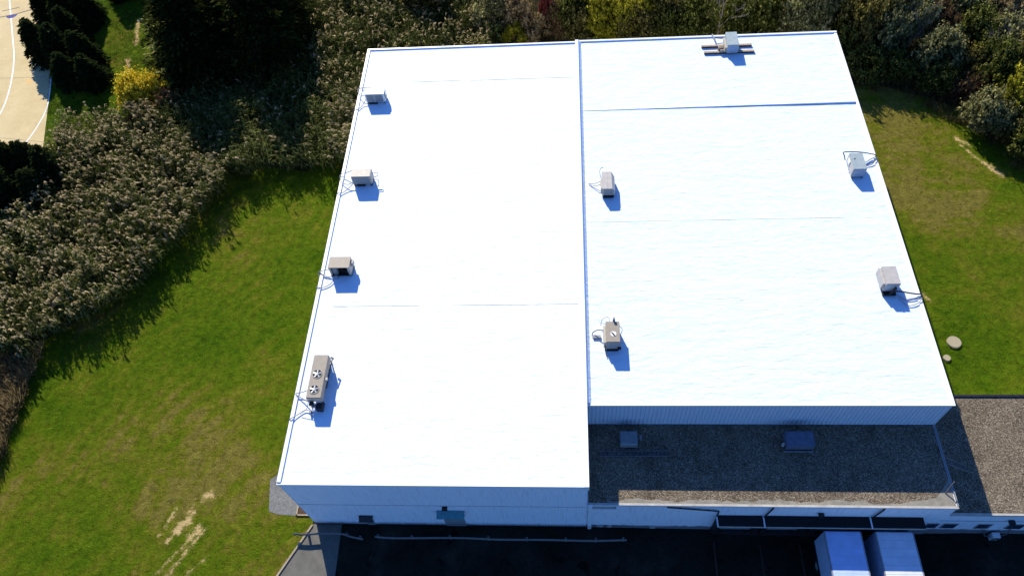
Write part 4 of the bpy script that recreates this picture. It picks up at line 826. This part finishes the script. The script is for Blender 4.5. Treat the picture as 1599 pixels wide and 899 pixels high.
# shrubs and broadleaved trees: photograph position of the crown centre, radius, height, kind, foliage, label
BL = [
 (220, 142, 2.8, 4.2, 'bush_c', 'leaf_yellow', 'shrub', 'bright yellow shrub between the spruces and the reeds'),
 (262, 160, 1.7, 3.2, 'bush_d', 'leaf_brown', 'shrub', 'thin orange brown shrub beside the bright yellow one'),
 (228, 185, 2.0, 3.2, 'bush_b', 'leaf_brown', 'shrub', 'brownish shrub in front of the bright yellow one'),
 (262, 112, 1.6, 3.0, 'bush_d', 'leaf_green', 'shrub', 'small grey green shrub above the yellow shrub under the pine boughs'),
 (262, 2, 2.0, 4.0, 'bush_b', 'leaf_tan', 'shrub', 'tan tinged shrub at the top edge beside the pale pine boughs'),
 (660, -18, 3.2, 5.5, 'bush_c', 'leaf_olive', 'tree', 'orange tinged tree at the top edge above the sunlit reeds'),
 (770, 5, 2.6, 5.0, 'bush_c', 'leaf_grey', 'shrub', 'grey green shrub at the top edge left of the tan shrubs'),
 (806, 22, 2.2, 4.6, 'bush_d', 'leaf_tan', 'shrub', 'tall tan dry shrub behind the roof edge'),
 (835, 42, 1.9, 3.4, 'bush_b', 'leaf_tan', 'shrub', 'low beige shrub touching the roof edge'),
 (852, 14, 1.0, 5.2, 'bush_a', 'leaf_red', 'shrub', 'slender shrub with a streak of red leaves'),
 (872, 30, 1.6, 4.2, 'bush_d', 'leaf_brown', 'shrub', 'brown twiggy shrub right of the red one'),
 (805, 52, 1.6, 2.6, 'bush_b', 'leaf_lime', 'shrub', 'low yellowish shrub below the tan one at the roof edge'),
 (893, 14, 2.4, 5.4, 'bush_c', 'leaf_green', 'tree', 'green tree above the end of the roof divide'),
 (905, 42, 2.0, 4.0, 'bush_a', 'leaf_olive', 'shrub', 'olive shrub touching the roof divide'),
 (948, 20, 2.9, 6.2, 'tree_a', 'leaf_lime', 'tree', 'bright yellow green tree right of the roof divide'),
 (938, 46, 1.9, 3.6, 'bush_b', 'leaf_lime', 'shrub', 'low yellow green shrub at the foot of the bright yellow green tree'),
 (990, 10, 2.7, 6.4, 'tree_a', 'leaf_lime', 'tree', 'yellow green tree at the top edge right of the brightest one'),
 (990, 40, 2.4, 4.6, 'bush_c', 'leaf_olive', 'shrub', 'olive shrub at the roof edge below the yellow green trees'),
 (1032, 12, 2.6, 6.0, 'bush_c', 'leaf_olive', 'tree', 'olive brown tree at the top edge left of the bare one'),
 (1038, 42, 2.2, 4.2, 'bush_c', 'leaf_green', 'shrub', 'dark green shrub at the roof edge left of the bare tree'),
 (1078, 28, 2.6, 5.0, 'bush_c', 'leaf_green', 'shrub', 'dull green shrub between the olive tree and the bare tree'),
 (1160, 26, 2.6, 4.6, 'bush_c', 'leaf_green', 'shrub', 'dark green shrub behind the unit on sleepers'),
 (1195, 12, 2.6, 5.5, 'bush_a', 'leaf_green', 'tree', 'green tree at the top edge right of the bare tree'),
 (1243, 30, 2.4, 5.2, 'bush_c', 'leaf_grey', 'shrub', 'rounded grey green shrub left of the far right roof corner'),
 (1282, 6, 2.8, 7.5, 'bush_c', 'leaf_grey', 'tree', 'grey green tree at the top edge above the far right roof corner'),
 (1322, 4, 2.6, 6.8, 'bush_b', 'leaf_lime', 'tree', 'yellow tinged tree at the top edge right of the far roof corner'),
 (1356, 26, 3.1, 6.6, 'tree_a', 'leaf_olive', 'tree', 'olive grey tree beside the far right roof corner'),
 (1408, 18, 3.4, 7.0, 'tree_a', 'leaf_grey', 'tree', 'big pale olive tree at the top edge over the deep shadow'),
 (1392, 58, 2.4, 5.4, 'bush_d', 'leaf_grey', 'shrub', 'twiggy grey shrub at the front of the big pale olive tree'),
 (1322, 62, 2.2, 3.6, 'bush_c', 'leaf_green', 'shrub', 'dark green shrub in shade against the right roof edge'),
 (1352, 92, 2.4, 3.0, 'bush_c', 'leaf_green', 'shrub', 'low dark shrub in the deep shadow beside the right roof edge'),
 (1402, 104, 2.2, 2.8, 'bush_c', 'leaf_green', 'shrub', 'low dark shrub in the middle of the deep shadow above the right lawn'),
 (1452, 20, 2.4, 5.2, 'bush_d', 'leaf_brown', 'shrub', 'rust brown shrub at the top right behind the shadow'),
 (1470, 48, 2.0, 4.4, 'bush_d', 'leaf_brown', 'shrub', 'reddish brown shrub below the rust brown one'),
 (1500, 14, 2.6, 5.6, 'bush_c', 'leaf_grey', 'shrub', 'grey green shrub at the top edge right of the rust brown one'),
 (1562, 8, 3.0, 4.6, 'bush_b', 'leaf_tan', 'shrub', 'pale straw shrub in the top right corner'),
 (1520, 50, 2.6, 5.2, 'bush_c', 'leaf_green', 'shrub', 'mid green shrub below the pale straw corner shrub'),
 (1572, 58, 2.8, 5.4, 'bush_d', 'leaf_grey', 'shrub', 'twiggy grey green shrub at the right edge below the straw one'),
 (1464, 80, 2.5, 5.0, 'bush_c', 'leaf_grey', 'shrub', 'pale green shrub standing alone over the deep shadow'),
 (1508, 96, 2.4, 4.4, 'bush_b', 'leaf_olive', 'shrub', 'olive shrub right of the pale green one over the shadow'),
 (1556, 100, 2.6, 5.4, 'bush_c', 'leaf_green', 'shrub', 'dense green shrub at the right below the twiggy grey one'),
 (1600, 92, 2.6, 5.4, 'bush_c', 'leaf_olive', 'shrub', 'olive shrub cut by the right frame edge'),
 (1518, 134, 1.9, 3.0, 'bush_d', 'leaf_brown', 'shrub', 'brown shrub in the dark gap above the lawn corner'),
 (1586, 148, 2.6, 5.6, 'bush_a', 'leaf_lime', 'shrub', 'yellow green shrub at the right frame edge'),
 (1545, 176, 2.4, 4.2, 'bush_c', 'leaf_grey', 'shrub', 'big pale green shrub bordering the right lawn'),
 (1580, 192, 2.0, 3.4, 'bush_d', 'leaf_olive', 'shrub', 'reddish olive shrub behind the pale green lawn shrub'),
 (1608, 214, 2.6, 3.6, 'bush_c', 'leaf_green', 'shrub', 'dark green shrub at the right edge above the lawn'),
 (1472, 122, 2.3, 2.8, 'bush_c', 'leaf_green', 'shrub', 'low dark shrub at the edge of the deep shadow'),
]
for i, (px, py, r, h, kind, mt, cat, lab) in enumerate(BL):
    x, y = spot(px, py, h*0.62)
    if x > -1 and x < 48.5 and y < 46.7+r*0.8: y = 46.9+r*0.85
    plant(kind, 'shrub' if cat == 'shrub' else 'broadleaf_tree', lab, cat, x, y, r*1.12, h*1.08, M[mt], i+1, group='shrubs and trees behind the warehouse' if px > 400 else None)
# trees that stand just past the frame and throw the long shadows seen in it
for i, (x, y, r, h, lab) in enumerate([(-9, 79, 4.0, 12, 'tall tree beyond the top edge behind the reeds'), (2, 84, 4.2, 13, 'tall tree beyond the top edge left of the roof divide'), (5.5, 77, 3.4, 10.5, 'tall tree beyond the top edge nearest the roof'), (25, 74, 3.0, 9, 'tree beyond the top edge above the yellow green trees')]):
    plant('tree_a', 'broadleaf_tree', lab, 'tree', x, y, r, h, M['leaf_green'], 90+i, group='shrubs and trees behind the warehouse')

# bare tree behind the unit on sleepers
def bare_tree(name, label, x, y, h, seed, mat, spread=0.55):
    rs = random.Random(seed); t = thing(name, label, 'tree', (x, y, 0)); tk = MB(); cr = MB()
    def grow(m, p, d, L, r, depth):
        q = [p]; dd = d
        for k in range(3):
            dd = (dd+Vector((rs.gauss(0, 0.16), rs.gauss(0, 0.16), 0.03))).normalized(); q.append(q[-1]+dd*L/3)
        m.tube(q, r, 5, r*0.6)
        if depth == 0: return
        for k in range(3 if depth > 1 else 4):
            nd = (dd+Vector((rs.gauss(0, spread), rs.gauss(0, spread), rs.uniform(-0.15, 0.35)))).normalized()
            grow(cr, q[-1] if k else q[-2], nd, L*rs.uniform(0.6, 0.85), r*0.55, depth-1)
    grow(tk, Vector((0, 0, -0.05)), Vector((0.03, -0.05, 1)), h*0.42, 0.11, 4)
    tk.build('trunk', mat, t); cr.build('crown', mat, t)
x, y = spot(1118, 66); bare_tree('bare_tree', 'bare pale branched tree behind the unit on sleepers', x, max(y, 51), 7.2, 4, M['pale_bark'])
x, y = spot(1405, 96); bare_tree('bare_tree', 'thin bare tree among the big pale olive tree and the shadow', x, y, 6.4, 9, M['pale_bark'])
x, y = spot(1550, 110); bare_tree('bare_tree', 'bare branched tree among the shrubs at the upper right', x, y, 6.0, 12, M['pale_bark'])

# reeds and weeds
def in_poly(P, poly):
    x, y = P[:, 0], P[:, 1]; c = np.zeros(len(P), bool); j = len(poly)-1
    for i in range(len(poly)):
        xi, yi = poly[i]; xj, yj = poly[j]
        c ^= ((yi > y) != (yj > y)) & (x < (xj-xi)*(y-yi)/(yj-yi+1e-12)+xi); j = i
    return c
def scatter(poly, dens, rs):
    a = np.array(poly); lo = a.min(0); hi = a.max(0); n = int(dens*(hi[0]-lo[0])*(hi[1]-lo[1]))
    P = rs.uniform(lo, hi, (n, 2)); return P[in_poly(P, poly)]
def clumpy(P, rs, keep):
    f = np.clip(0.62+0.36*(np.sin(P[:, 0]*1.3+1.7*np.sin(P[:, 1]*0.7))+np.sin(P[:, 1]*1.55+1.3*np.sin(P[:, 0]*0.9)))+0.25*np.sin(P[:, 0]*3.7+P[:, 1]*2.1)*np.sin(P[:, 1]*4.3-P[:, 0]*1.4), 0, 1)
    return P[rs.random(len(P)) < keep+(1-keep)*f]
PINE_SHADE = [spot(235, 150), spot(262, 215), spot(330, 262), spot(400, 285), spot(480, 285), spot(522, 250), spot(500, 150), spot(478, 60), spot(440, -40), spot(250, -40)]
def reeds(name, label, poly, dens, h, seed, plume=0.75, wind=(0.75, -0.35), leafm='reed_leaf', plm='reed_plume', cat='reeds'):
    rs = np.random.default_rng(seed); P = clumpy(scatter(poly, dens, rs), rs, 0.12); n = len(P)
    base = np.c_[P, np.zeros(n)]; H = h*rs.uniform(0.66, 1.12, n)*(1+0.16*np.sin(P[:, 0]*0.62+np.sin(P[:, 1]*0.5))*np.cos(P[:, 1]*0.55))
    wd = np.array([wind[0], wind[1], 0.0])
    lean = wd*0.22+np.c_[rs.normal(0, 0.10, (n, 2)), np.zeros(n)]
    top = base+lean*H[:, None]+np.c_[np.zeros((n, 2)), H]
    Q = []; MI = []
    def blade(a, b, wv): return np.stack([a-wv*0.5, a+wv*0.5, b+wv*0.35, b-wv*0.35], 1)
    side = unit(np.c_[rs.normal(0, 1, (n, 2)), np.zeros(n)])
    Q.append(blade(base, top, side*0.035)); MI.append(np.zeros(n))
    for k in range(8):                                       # leaves leaving the stalk and bending over
        f = rs.uniform(0.35, 0.95, n)[:, None]; st = base+(top-base)*f
        d = unit(np.c_[rs.normal(0, 0.8, (n, 2))+wd[:2]*1.1, rs.uniform(0.1, 1.1, n)]); L = rs.uniform(0.45, 0.95, n)[:, None]
        md = st+d*L*0.6; en = md+unit(d+np.array([0, 0, -1.1]))*L*0.5
        wv = unit(np.cross(d, np.array([0, 0, 1.0])))*0.042
        Q.append(np.stack([st-wv*0.4, st+wv*0.4, md+wv, md-wv], 1)); MI.append(np.zeros(n))
        Q.append(np.stack([md-wv, md+wv, en+wv*0.15, en-wv*0.15], 1)); MI.append(np.zeros(n))
    dim = in_poly(P, PINE_SHADE); has = rs.random(n) < np.where(dim, plume*0.12, plume); tp = top[has]; m = len(tp); ln = unit(lean[has]+wd*0.30+np.c_[rs.normal(0, 0.12, (m, 2)), rs.uniform(0.35, 0.8, m)])
    L = rs.uniform(0.42, 0.80, m)[:, None]
    for k in range(4):                                       # feathery plume: slim drooping strands
        d0 = unit(ln+rs.normal(0, 0.20, (m, 3))); wv = unit(np.cross(d0, rs.normal(0, 1, (m, 3))))*rs.uniform(0.035, 0.07, m)[:, None]
        st = tp-d0*L*rs.uniform(0.0, 0.35, m)[:, None]; md = st+d0*L*0.55; en = md+unit(d0+wd*0.9+np.array([0, 0, -0.55]))*L*0.6
        Q.append(np.stack([st-wv*0.3, st+wv*0.3, md+wv, md-wv], 1)); MI.append(np.ones(m))
        Q.append(np.stack([md-wv, md+wv, en+wv*0.2, en-wv*0.2], 1)); MI.append(np.ones(m))
    o = quads(name, np.concatenate(Q), [M[leafm], M[plm]], np.concatenate(MI)); return tag(o, label, cat, kind='stuff')
front = [(-29.9, 15.0), (-29.3, 17.2), (-26.3, 18.6), (-22.4, 22.2), (-19.7, 27.9), (-17.6, 32.6), (-15.4, 36.8), (-12.2, 38.0), (-6.2, 37.9), (-0.5, 38.0)]
reeds('reed_bed', 'dense bed of feathery beige plumed reeds beside the left lawn', front+[(-1.2, 46.0), (-14, 46.5), (-24, 48.5), (-30.0, 46.8), (-37.5, 45.5), (-38.6, 38), (-36.0, 33.0), (-47, 29), (-47, 15)], 14.0, 3.2, 31, plume=0.62)
reeds('reed_bed', 'reed bed of green and beige plumes behind the long hall', [(-1.2, 46.2), (-14, 46.7), (-24, 48.6), (-21, 54), (-13, 58), (-12, 74), (12, 73), (12.5, 48.0), (-0.8, 47.2)], 10, 2.8, 32, plume=0.38, wind=(0.3, -0.3))
def weeds(name, label, poly, dens, h, seed, mat, cat='weeds', k=7):
    rs = np.random.default_rng(seed); P = clumpy(scatter(poly, dens, rs), rs, 0.2); n = len(P); base = np.c_[P, np.zeros(n)]; Q = []
    for i in range(k):
        d = unit(np.c_[rs.normal(0, 0.55, (n, 2)), np.ones(n)]); L = (h*rs.uniform(0.4, 1.1, n))[:, None]; b = base+np.c_[rs.normal(0, 0.12, (n, 2)), np.zeros(n)]
        wv = unit(np.c_[rs.normal(0, 1, (n, 2)), rs.normal(0, 0.3, n)])*rs.uniform(0.012, 0.035, n)[:, None]*max(0.5, min(1, h))
        Q.append(np.stack([b-wv*0.5, b+wv*0.5, b+d*L+wv, b+d*L-wv], 1))
    return tag(quads(name, np.concatenate(Q), [mat]), label, cat, kind='stuff')
M['dry_weed'] = leaf_mat('straw_brown_weeds', [(0.0, (0.05, 0.036, 0.015)), (0.5, (0.22, 0.16, 0.07)), (1.0, (0.52, 0.41, 0.22))], 0.4, 0.5)
weeds('dry_weeds', 'brown and straw dry weeds at the left edge of the lawn', [(-29.6, 17.5), (-29.4, 9.2), (-28.9, 5.0), (-29.9, -2), (-31.5, -10), (-36, -10), (-38, 12), (-38, 15.5), (-30, 15.5)], 34, 1.5, 41, M['dry_weed'], k=14)
weeds('undergrowth', 'low olive undergrowth between the shrubs behind the warehouse', [(13, 47.3), (13, 80), (95, 80), (85, 33), (66, 34.5), (63.0, 41), (57, 47.2), (50, 48.6), (48, 47.3)], 9, 0.9, 42, M['weed'], 'undergrowth', k=9)
weeds('undergrowth', 'low green undergrowth around the pines and yellow shrub', [(-31, 50), (-31.5, 62), (-33, 74), (-12, 74), (-13.5, 58), (-21.5, 54), (-24, 48.9), (-28, 48)], 9, 0.9, 43, M['weed'], 'undergrowth', k=9)
weeds('grass', 'rough unmown grass beside the sports court', [spot(78, 0), spot(76, 150), spot(72, 215), spot(110, 225), spot(160, 210), spot(200, 190), spot(248, 130), spot(245, 60), spot(240, -20)], 28, 0.22, 44, M['grass_blade'], 'grass', k=5)
weeds('grass', 'rough grass tufts along the edge of the mown lawn', [(-28.6, 2), (-28.0, 13.5), (-25, 15.2), (-21, 18.6), (-18, 24.5), (-16, 29.5), (-13.5, 35.5), (-10, 37.2), (-0.5, 37.2), (-0.5, 39), (-6, 38.5), (-12.4, 38.6), (-15.6, 37.6), (-17.8, 32.8), (-19.9, 28), (-22.6, 22.4), (-26.5, 18.8), (-29.6, 17.4), (-29.8, 9)], 22, 0.32, 45, M['grass_blade'], 'grass', k=5)
